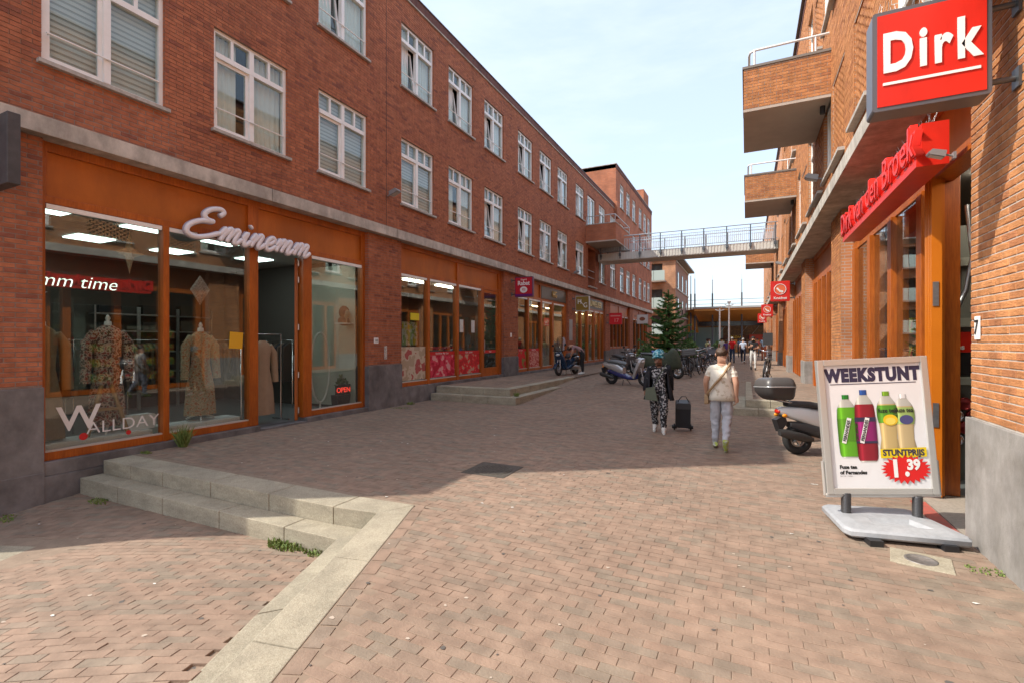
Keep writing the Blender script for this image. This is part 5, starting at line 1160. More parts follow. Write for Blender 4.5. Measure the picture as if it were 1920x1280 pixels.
pt('WEEKSTUNT',.158,0,1.085,NAVY,.0115,.76,spacing=1.15)
def flat(name,poly,m,lay,x_=0,z_=0): mb=MB(); mb.add([(p[0],0,p[1]) for p in poly],[tuple(range(len(poly)))]); return mb.build(name,m,bd,(x_,-.0125-.0012*lay,z_))
def printed(m,w=.086):
    """printed product picture: tone runs across the bottle as in the photograph on the poster"""
    m=m.copy(); t=m.node_tree; N=t.nodes; L=t.links; b=N['Principled BSDF']; c=tuple(b.inputs['Base Color'].default_value)
    tc=N.new('ShaderNodeTexCoord'); sx=N.new('ShaderNodeSeparateXYZ'); L.new(tc.outputs['Object'],sx.inputs[0])
    mr=N.new('ShaderNodeMapRange'); mr.inputs[1].default_value=-w; mr.inputs[2].default_value=w; L.new(sx.outputs[0],mr.inputs[0])
    r=N.new('ShaderNodeValToRGB'); cr_=r.color_ramp
    while len(cr_.elements)<7: cr_.elements.new(.5)
    for e_,p,k in zip(cr_.elements,(0,.14,.24,.31,.42,.8,1),(.22,.55,.9,.62,.5,.42,.2)): e_.position=p; e_.color=(k,k,k,1)
    L.new(mr.outputs[0],r.inputs[0]); vm=N.new('ShaderNodeVectorMath'); vm.operation='MULTIPLY'; vm.inputs[1].default_value=tuple(min(1.9*x,1.6) for x in c[:3]); L.new(r.outputs[0],vm.inputs[0]); L.new(vm.outputs[0],b.inputs['Base Color']); return m
flat('underline',[(-.355,1.005),(.355,1.005),(.355,1.012),(-.355,1.012)],NAVY,1)
def bottle(x_,z0,h,w,liq,label,cap,label2=None,waist=False,tint=None):
    def out(a,b,s=1):
        P=[]; N=22
        for i in range(N+1):
            t=a+(b-a)*i/N
            if waist: r=np.interp(t,[0,.03,.1,.25,.42,.6,.72,.82,.9,.93,1],[.8,.95,.95,.78,.82,1,1,.85,.5,.36,.36])
            else: r=np.interp(t,[0,.03,.08,.2,.62,.78,.88,.93,1],[.7,.9,.97,1,1,.93,.6,.3,.28])
            P.append((float(r)*w*s,t*h))
        return [(p[0],p[1]) for p in P]+[(-p[0],p[1]) for p in P[::-1]]
    flat('bottle_print',out(0,.94),printed(mat('clear_plastic_print',(.55,.55,.5),.4)),1,x_,z0)
    flat('liquid_print',out(.02,.80,.97),printed(liq),2,x_,z0); flat('label_print',out(.26 if not waist else .5,.62 if not waist else .78,1.0),printed(label),3,x_,z0)
    if label2: flat('label_band_print',out(.56,.62,1.0),label2,4,x_,z0); flat('label_band_print',out(.26,.29,1.0),label2,4,x_,z0)
    cw=w*.34; flat('cap_print',[(-cw,.93*h),(cw,.93*h),(cw,h),(-cw,h)],printed(cap,.03),2,x_,z0)
G=lambda n,c: mat(n,c,.4)
bottle(-.235,.33,.58,.085,G('print_green',(.13,.42,.02)),G('print_green_label',(.10,.30,.02)),G('print_cap_green',(.02,.22,.03)))
bottle(-.085,.29,.66,.088,G('print_red_drink',(.30,.015,.03)),G('print_magenta',(.30,.02,.16)),G('print_cap_blue',(.02,.09,.35)),NAVY)
bottle(.235,.36,.54,.085,G('print_pale_tea',(.58,.45,.24)),G('print_leaf_pale',(.35,.5,.15)),M_SW,waist=True)
bottle(.10,.36,.57,.085,G('print_tea',(.62,.46,.20)),G('print_leaf_green',(.10,.32,.03)),G('print_cap_lime',(.2,.4,.03)),waist=True)
def ellp(a,b,n=20): return [(a*math.cos(2*math.pi*i/n),b*math.sin(2*math.pi*i/n)) for i in range(n)]
flat('lemon_core_print',ellp(.042,.032),G('print_lemon_core',(.85,.68,.12)),6,.12,.66); flat('lemon_print',ellp(.06,.05),G('print_lemon',(.85,.55,.02)),5,.12,.67); flat('berry_print',ellp(.055,.042),G('print_berry',(.07,.07,.2)),4,.25,.67)
pt('fuze tea',.055,.10,.755,KB,.001,.85,5); pt('fuze tea',.055,.24,.755,KB,.001,.8,5)
for x_,z_ in ((-.235,.58),(-.085,.58)):
    flat('name_strip',[(-.05,-.11),(-.015,-.12),(.045,.11),(.01,.12)],M_SW,5,x_-.01,z_); text('FERNANDES',.036,bd,(x_-.012,-.021,z_),(R(90),R(-75),0),KB,ext=.0003,bold=.001)
flat('price_bar',[(-.185,0),(.185,.012),(.185,.095),(-.185,.083)],G('print_yellow',(.80,.60,.01)),6,.20,.325); pt('STUNTPRIJS',.075,.20,.372,NAVY,.003,.85,7)
flat('starburst',[((.205 if i%2==0 else .165)*math.cos(2*math.pi*i/48)*1.0,(.135 if i%2==0 else .10)*math.sin(2*math.pi*i/48)) for i in range(48)],G('print_red',(.72,.015,.015)),6,.21,.225)
pt('1',.21,.125,.225,M_SW,.010,.8,8); pt('.',.21,.215,.235,M_SW,.010,.8,8); pt('39',.125,.27,.262,M_SW,.006,.85,8)
pt('Fuze tea',.045,-.33,.245,KB,.0022,.95,align='LEFT'); pt('of Fernandes',.045,-.33,.195,KB,.0022,.95,align='LEFT'); pt('fles 1,25 - 1,5 liter',.014,-.33,.165,mat('print_grey',(.3,.3,.3),.5),0,1,align='LEFT')
# ================================================================ two-wheelers
M_SILV=mat('silver_paint',(.5,.51,.52),.28,.5)
def torus(mb,c,R_,r,m=0,n=28,k=8,ax='y'):
    P=[]
    for i in range(n):
        a=2*math.pi*i/n; P.append((c[0]+R_*math.cos(a),c[1],c[2]+R_*math.sin(a)))
    mb.tube(P,r,k,m,closed=True)
def wheel(parent,x,r,tr,spokes=0,rim=M_CHROME,y=0,rot=0):
    mb=MB(); torus(mb,(0,0,0),r-tr,tr); t=mb.build('wheel',M_RUB,parent,(x,y,r),(0,0,rot))
    mb=MB(); torus(mb,(0,0,0),r-2*tr,tr*.35,k=6)
    if spokes>8:
        for i in range(spokes):
            a=2*math.pi*i/spokes; mb.tube([(0,(-.03 if i%2 else .03),0),((r-2*tr)*math.cos(a),0,(r-2*tr)*math.sin(a))],.0022,3,caps=False)
        mb.cyl((0,-.05,0),(0,.05,0),.022,n=8)
    else:
        for i in range(5):
            a=2*math.pi*i/5; mb.tube([(0,0,0),((r-2*tr)*math.cos(a),0,(r-2*tr)*math.sin(a))],[.03,.018],6)
        mb.cyl((0,-.06,0),(0,.06,0),.045,n=12)
    mb.build('rim',rim,t); return t
def loft(mb,secs,n=16,m=0):
    """secs: (x, z_centre, half_width, half_height); superellipse sections along x"""
    vs=[]
    for (x,z,w,h) in secs:
        for j in range(n):
            a=2*math.pi*j/n; c,s_=math.cos(a),math.sin(a); e=.7
            vs.append((x,w*math.copysign(abs(c)**e,c),z+h*math.copysign(abs(s_)**e,s_)))
    k=len(secs); mb.add(vs,[(i*n+j,i*n+(j+1)%n,(i+1)*n+(j+1)%n,(i+1)*n+j) for i in range(k-1) for j in range(n)],m,True)
    mb.add(vs[:n],[tuple(range(n))[::-1]],m); mb.add(vs[-n:],[tuple(range(n))],m); return mb
def scooter(loc,rz,label,body,body2,seat,rimm,topbox=False,screen=False,lean=R(5)):
    e=empty('scooter',loc,rz,label,'scooter')
    def B(name,mb,m,**k): return mb.build(name,m,e,**k)
    wheel(e,-.62,.235,.062,rim=rimm); wheel(e,.62,.235,.058,rim=rimm)
    mb=MB(); loft(mb,[(-.93,.70,.05,.03),(-.85,.68,.11,.075),(-.6,.64,.15,.12),(-.3,.56,.155,.16),(-.12,.46,.12,.15)]); B('rear_body',mb,body)
    mb=MB(); loft(mb,[(-.75,.47,.07,.05),(-.5,.42,.12,.1),(-.2,.34,.15,.11),(.1,.25,.15,.06),(.3,.27,.14,.07),(.42,.36,.12,.12)]); B('footboard',mb,body2)
    mb=MB(); mb.M=Matrix.Translation((.43,0,.60))@Matrix.Rotation(R(22),4,'Y')
    mb.prism([(-.20,-.36),(.20,-.36),(.23,-.05),(.18,.22),(.12,.34),(-.12,.34),(-.18,.22),(-.23,-.05)],-.035,.05,'x'); B('leg_shield',mb,body,bevel=.02)
    mb=MB(); loft(mb,[(.36,.86,.07,.05),(.46,.86,.13,.09),(.55,.83,.11,.08),(.60,.80,.05,.04)]); B('headlight_cowl',mb,body)
    mb=MB(); mb.ell((.575,0,.81),(.05,.10,.05)); B('headlight',mb,mat('lamp_lens',(.7,.72,.72),.1))
    mb=MB(); n=14; 
    vs=[];
    for i in range(n+1):
        a=R(10+150*i/n); vs+= [(.62+.265*math.cos(a),-.075,.235+.265*math.sin(a)),(.62+.285*math.cos(a),0,.235+.285*math.sin(a)),(.62+.265*math.cos(a),.075,.235+.265*math.sin(a))]
    mb.add(vs,[(3*i+j,3*i+j+1,3*i+j+4,3*i+j+3) for i in range(n) for j in (0,1)],0,True); B('front_mudguard',mb,body2)
    mb=MB(); mb.tube([(.62,-.08,.235),(.52,-.05,.62)],.02,8); mb.tube([(.62,.08,.235),(.52,.05,.62)],.02,8); B('fork',mb,M_STEEL)
    mb=MB(); mb.tube([(.36,-.34,1.0),(.42,-.18,.96),(.42,.18,.96),(.36,.34,1.0)],.016,8); B('handlebar',mb,M_BLACK)
    for s in (-1,1):
        mb=MB(); mb.tube([(.40,s*.2,.96),(.44,s*.27,1.14)],.006,5); mb.ell((.45,s*.29,1.19),(.02,.06,.045)); B('mirror',mb,M_BLACK)
        mb=MB(); mb.tube([(.38,s*.24,.975),(.36,s*.35,1.0)],.02,8); B('grip',mb,M_RUB)
    mb=MB(); loft(mb,[(-.78,.79,.08,.03),(-.68,.80,.14,.05),(-.4,.78,.15,.055),(-.12,.73,.13,.06),(-.02,.70,.08,.04)]); B('seat',mb,seat)
    mb=MB(); mb.ell((-.92,0,.68),(.03,.07,.04)); B('tail_light',mb,mat('tail_red',(.5,.02,.01),.3)); 
    for s in (-1,1): mb=MB(); mb.ell((-.87,s*.12,.62),(.04,.025,.03)); B('indicator',mb,mat('amber',(.8,.28,.01),.3))
    mb=MB(); mb.prism([(-.98,.55),(-.84,.62),(-.80,.50),(-.92,.36)],-.07,.07,'y'); B('rear_mudguard',mb,M_BLACK)
    mb=MB(); loft(mb,[(-.98,.36,.05,.05),(-.9,.345,.065,.07),(-.6,.28,.06,.065),(-.45,.25,.03,.03)]); o=B('exhaust',mb,mat('exhaust_dark',(.06,.06,.06),.4,.5)); o.location.y=-.14
    mb=MB(); loft(mb,[(-.72,.26,.05,.08),(-.5,.27,.06,.10),(-.2,.27,.06,.08)]); o=B('engine',mb,M_STEEL); o.location.y=.08
    mb=MB(); mb.tube([(-.1,.1,.2),(-.02,.22,.01)],.012,6); mb.tube([(-.1,-.1,.2),(-.12,-.14,.01)],.012,6); B('stand',mb,M_BLACK)
    if topbox:
        def stack(levels):
            mb=MB(); P=rrect(-.25,-.25,.25,.25,.10,5); n=len(P); vs=[]
            for z,k,dx in levels: vs+=[(-.95+dx+p[0]*k,p[1]*k,z) for p in P]
            mb.add(vs,[(i*n+j,i*n+(j+1)%n,(i+1)*n+(j+1)%n,(i+1)*n+j) for i in range(len(levels)-1) for j in range(n)],0,True); mb.add(vs[:n],[tuple(range(n))[::-1]]); mb.add(vs[-n:],[tuple(range(n))]); return mb
        tb=B('top_box',stack([(.86,.55,.05),(.88,.72,.04),(.93,.86,.02),(1.0,.95,0),(1.06,.98,0)]),mat('topbox_grey',(.05,.047,.047),.45))
        stack([(1.078,.98,0),(1.11,.97,0),(1.17,.90,0),(1.205,.78,.01),(1.22,.6,.02)]).build('lid',mat('topbox_lid',(.085,.08,.078),.38),tb)
        stack([(1.06,1.0,0),(1.064,1.01,0),(1.074,1.01,0),(1.078,1.0,0)]).build('seam_strip',M_SILV,tb)
        mb=MB(); mb.tube([(-.66,.08,.80),(-.95,.1,.87)],.015,6); mb.tube([(-.66,-.08,.80),(-.95,-.1,.87)],.015,6); B('rack',mb,M_CHROME)
    if screen:
        mb=MB(); k=8; vs=[]
        for i in range(k+1):
            y=-.27+.54*i/k; bx=.50-.9*y*y
            vs+= [(bx,y*.8,.98),(bx-.06,y,1.25),(bx-.16,y*.75,1.52-.9*y*y)]
        mb.add(vs,[(3*i+j,3*i+j+1,3*i+j+4,3*i+j+3) for i in range(k) for j in (0,1)],0,True); B('windscreen',mb,MATS.get('clear_screen') or glassmat('clear_screen',(.72,.76,.78),1.7))
    e.rotation_euler=(lean,0,rz); return e
M_SILV=mat('silver_paint',(.5,.51,.52),.28,.5); M_BLUEP=mat('deep_blue_paint',(.02,.03,.14),.25,coat=.5); M_NAVYP=mat('navy_paint',(.02,.045,.09),.25,coat=.5); M_WHP=mat('pale_silver_white_paint',(.74,.77,.77),.25,coat=.5); M_SEAT=mat('seat_vinyl',(.035,.035,.037),.55); M_SEATG=mat('seat_grey',(.11,.12,.125),.5); M_GREY=mat('dark_grey_plastic',(.05,.05,.052),.5)
sc=scooter((1.22,8.74,.0),R(27),'white scooter with black top box parked behind the WEEKSTUNT sign',M_WHP,M_GREY,M_SEAT,M_STEEL,topbox=True,lean=R(-4)); sc.scale=(.95,.95,.95)
scooter((-3.6,16.36,.235),R(-17),'silver and blue scooter parked side-on in the middle of the street',M_SILV,M_BLUEP,M_SEATG,M_STEEL,lean=R(3))
scooter((-6.5,18.5,.37),R(-103),'dark blue scooter with tall clear windscreen outside the butcher windows',M_NAVYP,M_NAVYP,M_SEAT,M_STEEL,screen=True)
# scooter under a dark green cover
e=empty('covered_scooter',(-2.95,19.3,.3),R(-12),'scooter hidden under a dark green cover beside the silver and blue one','scooter')
wheel(e,.62,.25,.06); wheel(e,-.62,.25,.06)
mb=MB(); loft(mb,[(-.95,.72,.08,.12),(-.85,.68,.18,.22),(-.5,.64,.24,.26),(-.1,.58,.25,.26),(.25,.62,.27,.34),(.42,.74,.30,.42),(.55,.72,.26,.36),(.70,.58,.14,.2),(.76,.5,.05,.08)],18); mb.build('cover',mat('green_cover',(.045,.06,.04),.8,col2=(.065,.085,.055),ns=6,bump=.3,bs=9),e)
mb=MB(); loft(mb,[(-.8,.93,.12,.03),(-.5,.93,.19,.045),(-.1,.90,.19,.05),(.1,.86,.1,.03)],14); mb.build('seat_pad',M_SEATG,e)
def bicycle(loc,rz,label,col,crate=None,basket=False,lean=R(6),heavy=False,mudguard=True,group=None):
    e=empty('bicycle',loc,0,label,'bicycle',group); fm=mat('bike_paint_%s'%('_'.join('%d'%(c*100) for c in col)),col,.35,.3)
    tr=.03 if heavy else .02
    wheel(e,-.53,.34,tr,spokes=20); wheel(e,.55,.34,tr,spokes=20)
    T_=lambda a,b,r=.016: MB().tube([a,b],r,8)
    mb=MB(); bb=(-.06,0,.29); st_=(-.22,0,.78); hd=(.40,0,.80); hl=(.44,0,.62)
    for a,b,r in ((bb,st_,.017),(bb,hl,.02),((-.16,0,.62),hd,.018),((-.53,.05,.34),bb,.011),((-.53,-.05,.34),bb,.011),((-.53,.05,.34),(-.2,0,.7),.009),((-.53,-.05,.34),(-.2,0,.7),.009),(hl,(.39,0,.86),.02)): mb.tube([a,b],r,8)
    if heavy: mb.prism([(-.25,.22),(.05,.18),(.12,.34),(-.2,.42)],-.06,.06,'y')
    mb.build('frame',fm,e)
    mb=MB(); 
    for s in (-1,1): mb.tube([(.55,s*.055,.34),(.46,s*.05,.62),(.45,0,.64)],.012,6)
    mb.build('fork',M_STEEL if heavy else fm,e)
    mb=MB(); mb.tube([(.39,0,.84),(.37,0,1.02)],.013,6); mb.tube([(.17,-.30,1.06),(.32,-.25,1.07),(.42,-.1,1.03),(.42,.1,1.03),(.32,.25,1.07),(.17,.30,1.06)],.011,8); mb.build('handlebar',M_CHROME,e)
    for s in (-1,1): mb=MB(); mb.tube([(.26,s*.275,1.065),(.15,s*.305,1.06)],.017,8); mb.build('grip',M_BLACK,e)
    mb=MB(); loft(mb,[(-.38,.90,.09,.03),(-.28,.90,.10,.035),(-.12,.89,.04,.025),(-.08,.88,.015,.015)],12); mb.tube([(-.22,0,.78),(-.24,0,.88)],.013,6); mb.build('saddle',M_BLACK,e)
    mb=MB(); mb.tube([(-.06,-.08,.29),(-.02,-.10,.13)],.01,6); mb.tube([(-.06,.08,.29),(-.10,.10,.45)],.01,6); mb.cbox((-.02,-.15,.13),(.09,.08,.02)); mb.cbox((-.10,.15,.45),(.09,.08,.02)); mb.lathe([(.09,-.045),(.09,-.04)],16,(-.06,0,.29),axis='y'); mb.build('crank',M_BLACK,e)
    if mudguard:
        for x0,a0,a1,nm in ((-.53,15,190,'rear_mudguard'),(.55,-5,130,'front_mudguard')):
            n=12; vs=[]
            for i in range(n+1):
                a=R(a0+(a1-a0)*i/n); vs+= [(x0+.365*math.cos(a),-.03,.34+.365*math.sin(a)),(x0+.375*math.cos(a),0,.34+.375*math.sin(a)),(x0+.365*math.cos(a),.03,.34+.365*math.sin(a))]
            mb=MB(); mb.add(vs,[(3*i+j,3*i+j+1,3*i+j+4,3*i+j+3) for i in range(n) for j in (0,1)],0,True); mb.build(nm,M_BLACK,e)
    mb=MB(); mb.box(-.85,-.07,.72,-.35,.07,.735); mb.tube([(-.8,.06,.72),(-.55,.06,.36)],.006,5); mb.tube([(-.8,-.06,.72),(-.55,-.06,.36)],.006,5); mb.build('carrier',M_BLACK,e)
    mb=MB(); mb.ell((.52,0,.80),(.05,.04,.04)); mb.build('headlight',M_CHROME,e)
    mb=MB(); mb.tube([(-.2,.06,.30),(-.28,.2,.01)],.009,6); mb.build('stand',M_BLACK,e)
    if crate:
        mb=MB(); mb.prism(rrect(.40,.86,.80,1.12,.03,2),-.24,.24,'y'); c_=mb.build('front_crate',mat('crate_grey',(.12,.13,.135),.6),e); mb=MB()
        for z in (.92,.99,1.06): mb.box(.801,-.2,z,.81,.2,z+.025)
        mb.build('crate_rib',mat('crate_rib_grey',(.2,.21,.215),.6),c_)
    if basket:
        mb=MB(); mb.prism(rrect(-.82,.74,-.38,1.0,.03,2),-.2,.2,'y'); mb.build('crate',basket,e)
    e.rotation_euler=(lean,0,rz); return e
bicycle((.62,19.6,.33),R(-98),'grey electric bicycle facing down the street beside the orange shopfronts',(.10,.095,.085),heavy=True,lean=R(-5))
bicycle((-2.05,20.6,.3),R(-80),'black bicycle with a large grey crate on its front carrier',(.02,.02,.022),crate=True)
M_CRB=mat('blue_crate',(.03,.10,.42),.5,col2=(.25,.35,.55),ns=12,contrast=(.5,.6))
bicycle((-2.9,21.6,.3),R(10),'black bicycle carrying a bright blue printed crate behind the covered scooter',(.025,.025,.03),basket=M_CRB)
BK=['black bicycle leaning beside the planter end','dark purple bicycle with grey pannier in the parked row','black bicycle with thin tyres in the parked row','dark blue bicycle at the end of the parked row','grey bicycle parked behind the row of dark ones']
for i,(X,Y,a,c) in enumerate(((-2.05,24.2,8,(.03,.03,.03)),(-2.1,26.2,172,(.08,.04,.1)),(-2.2,28.3,5,(.02,.02,.022)),(-2.2,30.6,175,(.02,.03,.07)),(-2.4,33,4,(.12,.12,.12)))):
    bicycle((X,Y,.3),R(a),BK[i],c,basket=mat('pannier_grey',(.15,.15,.17),.8) if i==1 else False)
for i,(X,Y,a) in enumerate(((-1.75,22.6,-95),(-2.5,23.2,-84),(-1.9,31.8,-92))): bicycle((X,Y,.3),R(a),['dark bicycle facing down the street by the black crate bicycle','bicycle standing upright just in front of the planter shrubs','bicycle facing down the street among the parked row'][i],[(.05,.05,.06),(.03,.06,.09),(.12,.1,.09)][i])
scooter((-4.75,21.0,.3),R(-40),'grey scooter parked behind the silver and blue one',mat('grey_paint',(.2,.2,.21),.3,.3),M_GREY,M_SEAT,M_STEEL)
for i,(X,Y,a) in enumerate(((-4.4,22.2,-150),(-5.0,23.0,-35))): bicycle((X,Y,.3),R(a),['silver bicycle propped against the planter by the blue scooter','old bicycle propped against the planter near the shops'][i],(.35,.35,.36) if i==0 else (.1,.1,.1))
# black square sign on a pole, far right
e=empty('street_sign',(1.05,30,.3),0,'blank dark grey square street sign on a thin pole','sign')
mb=MB(); mb.tube([(0,.03,0),(0,.03,2.0)],.025,8); mb.build('pole',M_STEEL,e); mb=MB(); mb.box(-.24,-.01,1.2,.24,.01,1.86); mb.build('panel',M_GREY,e)
# ================================================================ people
def skin_mesh(verts,edges,rad,root=0,sub=1):
    me=bpy.data.meshes.new('sk'); me.from_pydata(verts,edges,[]); ob=bpy.data.objects.new('sk',me); COL.objects.link(ob)
    md=ob.modifiers.new('s','SKIN'); md.use_smooth_shade=True; md.branch_smoothing=.6
    for i,v in enumerate(me.skin_vertices[0].data): v.radius=rad[i]; v.use_root=(i==root)
    ob.modifiers.new('u','SUBSURF').levels=sub; ob.modifiers['u'].render_levels=sub
    bpy.context.view_layer.update(); dg=bpy.context.evaluated_depsgraph_get()
    m2=bpy.data.meshes.new_from_object(ob.evaluated_get(dg)); bpy.data.objects.remove(ob); return m2
SKN=mat('skin_brown',(.20,.09,.05),.55); SKL=mat('skin_light',(.50,.28,.19),.55)
from mathutils import noise as mnoise
def wrinkle(me,mats,amp,f=(9,9,13)):
    vs=set()
    for p in me.polygons:
        if p.material_index in mats: vs.update(p.vertices)
    no=[v.normal.copy() for v in me.vertices]
    for i in vs:
        v=me.vertices[i]; c=v.co; v.co=c+no[i]*amp*(mnoise.noise(Vector((c.x*f[0],c.y*f[1],c.z*f[2])))+.6*mnoise.noise(Vector((c.x*f[0]*2.3,c.y*f[1]*2.3,c.z*f[2]*2.3))))
def hand(mb,p,d,pal,s,m):
    """palm and five curled fingers; p wrist, d pointing direction, pal palm normal"""
    p=Vector(p); d=Vector(d).normalized(); pal=Vector(pal); pal=(pal-d*pal.dot(d)).normalized(); side=d.cross(pal)*s
    c=p+d*.045; mb.tube([tuple(p-d*.02),tuple(c-d*.01),tuple(c+d*.04)],[.026,.036,.034],8,m)
    for k,(o,l) in enumerate(((-.026,.07),(-.009,.082),(.009,.078),(.026,.06))):
        a=c+d*.035+side*o; b=a+d*l*.5+pal*.012; e_=b+d*l*.35+pal*.035; mb.tube([tuple(a),tuple(b),tuple(e_)],[.0095,.009,.007],6,m)
    a=c-d*.01-side*.03; b=a+d*.03-side*.022+pal*.012; e_=b+d*.03+pal*.02; mb.tube([tuple(a),tuple(b),tuple(e_)],[.012,.011,.008],6,m)
def person(loc,rz,label,top,pants,shoe,skin,hairm,J=None,scale=1,sleeve='short',armr=1,legr=1,torso=1,hair='short',face=True,top2=None,shorts=False,group=None,sub=1):
    e=empty('person',loc,rz,label,'person',group); e.scale=(scale,)*3
    P=dict(pel=(0,0,.95),spi=(0,0,1.12),che=(0,.0,1.32),nec=(0,0,1.47),hea=(0,.015,1.56),crn=(0,.02,1.66),
      ls=(-.165,0,1.41),le=(-.215,-.03,1.15),lw=(-.215,.06,.91),rs=(.165,0,1.41),re=(.215,-.03,1.15),rw=(.215,.06,.91),
      lh=(-.09,0,.90),lk=(-.095,.03,.50),la=(-.10,-.02,.10),lt=(-.105,.13,.045),rh=(.09,0,.90),rk=(.095,.03,.50),ra=(.10,-.02,.10),rt=(.105,.13,.045))
    if J: P.update(J)
    rad=dict(pel=(.145*torso,.115*torso),spi=(.135*torso,.105*torso),che=(.165*torso,.115*torso),nec=(.055,.055),hea=(.082,.092),crn=(.066,.08),ls=(.075*armr,.07*armr),le=(.05*armr,.05*armr),lw=(.033*armr,.03*armr),rs=(.075*armr,.07*armr),re=(.05*armr,.05*armr),rw=(.033*armr,.03*armr),
      lh=(.095*legr,.10*legr),lk=(.066*legr,.066*legr),la=(.045*legr,.045*legr),lt=(.045,.035),rh=(.095*legr,.10*legr),rk=(.066*legr,.066*legr),ra=(.045*legr,.045*legr),rt=(.045,.035))
    K=list(P); ix={k:i for i,k in enumerate(K)}
    E=[('pel','spi','T'),('spi','che','T'),('che','nec','T'),('nec','hea','S'),('hea','crn','S'),('che','ls','T'),('ls','le','A'),('le','lw','F'),('che','rs','T'),('rs','re','A'),('re','rw','F'),('pel','lh','P'),('lh','lk','P'),('lk','la','P'),('la','lt','B'),('pel','rh','P'),('rh','rk','P'),('rk','ra','P'),('ra','rt','B')]
    me=skin_mesh([P[k] for k in K],[(ix[a],ix[b]) for a,b,_ in E],[rad[k] for k in K],ix['pel'],sub)
    for m_ in (skin,top,pants,shoe): me.materials.append(m_)
    segs=[(Vector(P[a]),Vector(P[b]),t) for a,b,t in E]; neckz=P['nec']
    out=[]
    for f in me.polygons:
        c=f.center; best=None
        for a,b,t in segs:
            d=b-a; u=max(0,min(1,(c-a).dot(d)/max(d.length_squared,1e-9))); q=(c-(a+d*u)).length
            if best is None or q<best[0]: best=(q,t,u)
        t,u=best[1],best[2]
        if t=='T': i=1
        elif t=='S': i=0
        elif t=='A': i=1 if (sleeve=='long' or u<.62) else 0
        elif t=='F': i=1 if sleeve=='long' else 0
        elif t=='P': i=2
        else: i=3
        if t=='T' and (c-Vector(neckz)).length<.075: i=0
        out.append(i)
    me.polygons.foreach_set('material_index',out); me.polygons.foreach_set('use_smooth',[True]*len(me.polygons))
    wrinkle(me,(1,2),.02 if sub>1 else .012)
    # hands and soles merged into the same body mesh
    hb=MB()
    for s,(w_,el) in ((1,('lw','le')),(-1,('rw','re'))): hand(hb,P[w_],Vector(P[w_])-Vector(P[el])+Vector((0,.02,-.05)),(s,.1,0),s,0)
    for a_,t_ in (('la','lt'),('ra','rt')):
        A=Vector(P[a_]); B_=Vector(P[t_]); d=(B_-A); d.normalize(); hb.tube([tuple(A-d*.05+Vector((0,0,-.035))),tuple(A+d*.06+Vector((0,0,-.04))),tuple(B_+d*.05)],[.04,.046,.03],8,3)
    bm=bmesh.new(); bm.from_mesh(me); m2=hb.mesh([skin,top,pants,shoe]); bm.from_mesh(m2); bm.to_mesh(me); bm.free()
    link('body',me,e)
    H=Vector(P['hea'])*.35+Vector(P['crn'])*.65; up=(Vector(P['crn'])-Vector(P['hea'])).normalized(); fw=Vector((0,1,0)); fw=(fw-up*fw.dot(up)).normalized() if abs(fw.dot(up))<.95 else Vector((0,0,-1)); rt_=fw.cross(up)
    def at(f,r,u): return tuple(H+fw*f+rt_*r+up*u)
    if hair!='none':
        mb=MB(); mb.ell(at(-.018,0,.03),(.092,.102,.084),28,20); 
        if hair=='long': mb.ell(at(-.055,0,-.07),(.095,.06,.16))
        ho=mb.build('hair',hairm,e); wrinkle(ho.data,(0,),.016,(26,26,26))
    if face:
        mb=MB(); mb.tube([at(.085,0,.0),at(.112,0,-.028)],[.010,.015],6); mb.build('nose',skin,e)
        for s in (-1,1):
            mb=MB(); mb.ell(at(.088,s*.032,.008),(.012,.008,.008)); mb.build('eye',M_BLACK,e)
            mb=MB(); mb.ell(at(.0,s*.092,-.01),(.012,.022,.032)); mb.build('ear',skin,e)
        mb=MB(); mb.ell(at(.09,0,-.06),(.024,.012,.007)); mb.build('mouth',mat('lips',(.25,.08,.06),.5),e)
    return e
C_=lambda n,c,r=.9: mat('cloth_'+n,c,r,bump=.25,bs=25)
HB=mat('hair_black',(.015,.012,.01),.6); HG=mat('hair_grey',(.3,.29,.28),.7); HBR=mat('hair_brown',(.07,.04,.025),.6)
M_JUMP=patt('patterned_black_white',(.012,.012,.015),(.05,.05,.055),(.42,.42,.43),30); M_SNK=mat('white_trainers',(.65,.65,.62),.6)
WJ=dict(la=(-.10,.02,.10),lt=(-.11,.17,.05),lk=(-.10,.06,.50),ra=(.09,-.25,.14),rt=(.10,-.12,.05),rk=(.095,-.06,.50),rw=(.27,.06,.90),re=(.25,-.03,1.14),lw=(-.25,-.20,.92),le=(-.24,-.14,1.15),crn=(.01,.05,1.645),hea=(.005,.03,1.55))
wm=person((-1.47,9.3,0),R(186),'woman in patterned jumpsuit and dark coat walking with a turquoise head wrap',M_JUMP,M_JUMP,M_SNK,SKN,HB,WJ,.865,sleeve='long',armr=1.0,legr=1.38,torso=1.15,hair='none',sub=3)
M_COAT=C_('coat',(.012,.013,.018))
mb=MB(); n=18; vs=[]; SEC=[(1.45,.13,.09,60),(1.40,.215,.125,60),(1.25,.225,.16,56),(1.05,.24,.17,52),(.9,.28,.19,50),(.72,.32,.21,48)]
for (z,a,b_,op) in SEC:
    for i in range(n+1):
        t=R(90+op+(360-2*op)*i/n); vs.append((a*math.cos(t),b_*math.sin(t)-.01,z))
mb.add(vs,[(i*(n+1)+j,i*(n+1)+j+1,(i+1)*(n+1)+j+1,(i+1)*(n+1)+j) for i in range(len(SEC)-1) for j in range(n)],0,True)
for s,(a,b_,c) in ((-1,(WJ['le'],WJ['lw'],0)),(1,(WJ['re'],WJ['rw'],0))): mb.tube([(s*.165,0,1.41),a,tuple(Vector(a).lerp(Vector(b_),.9))],[.085,.068,.056],10)
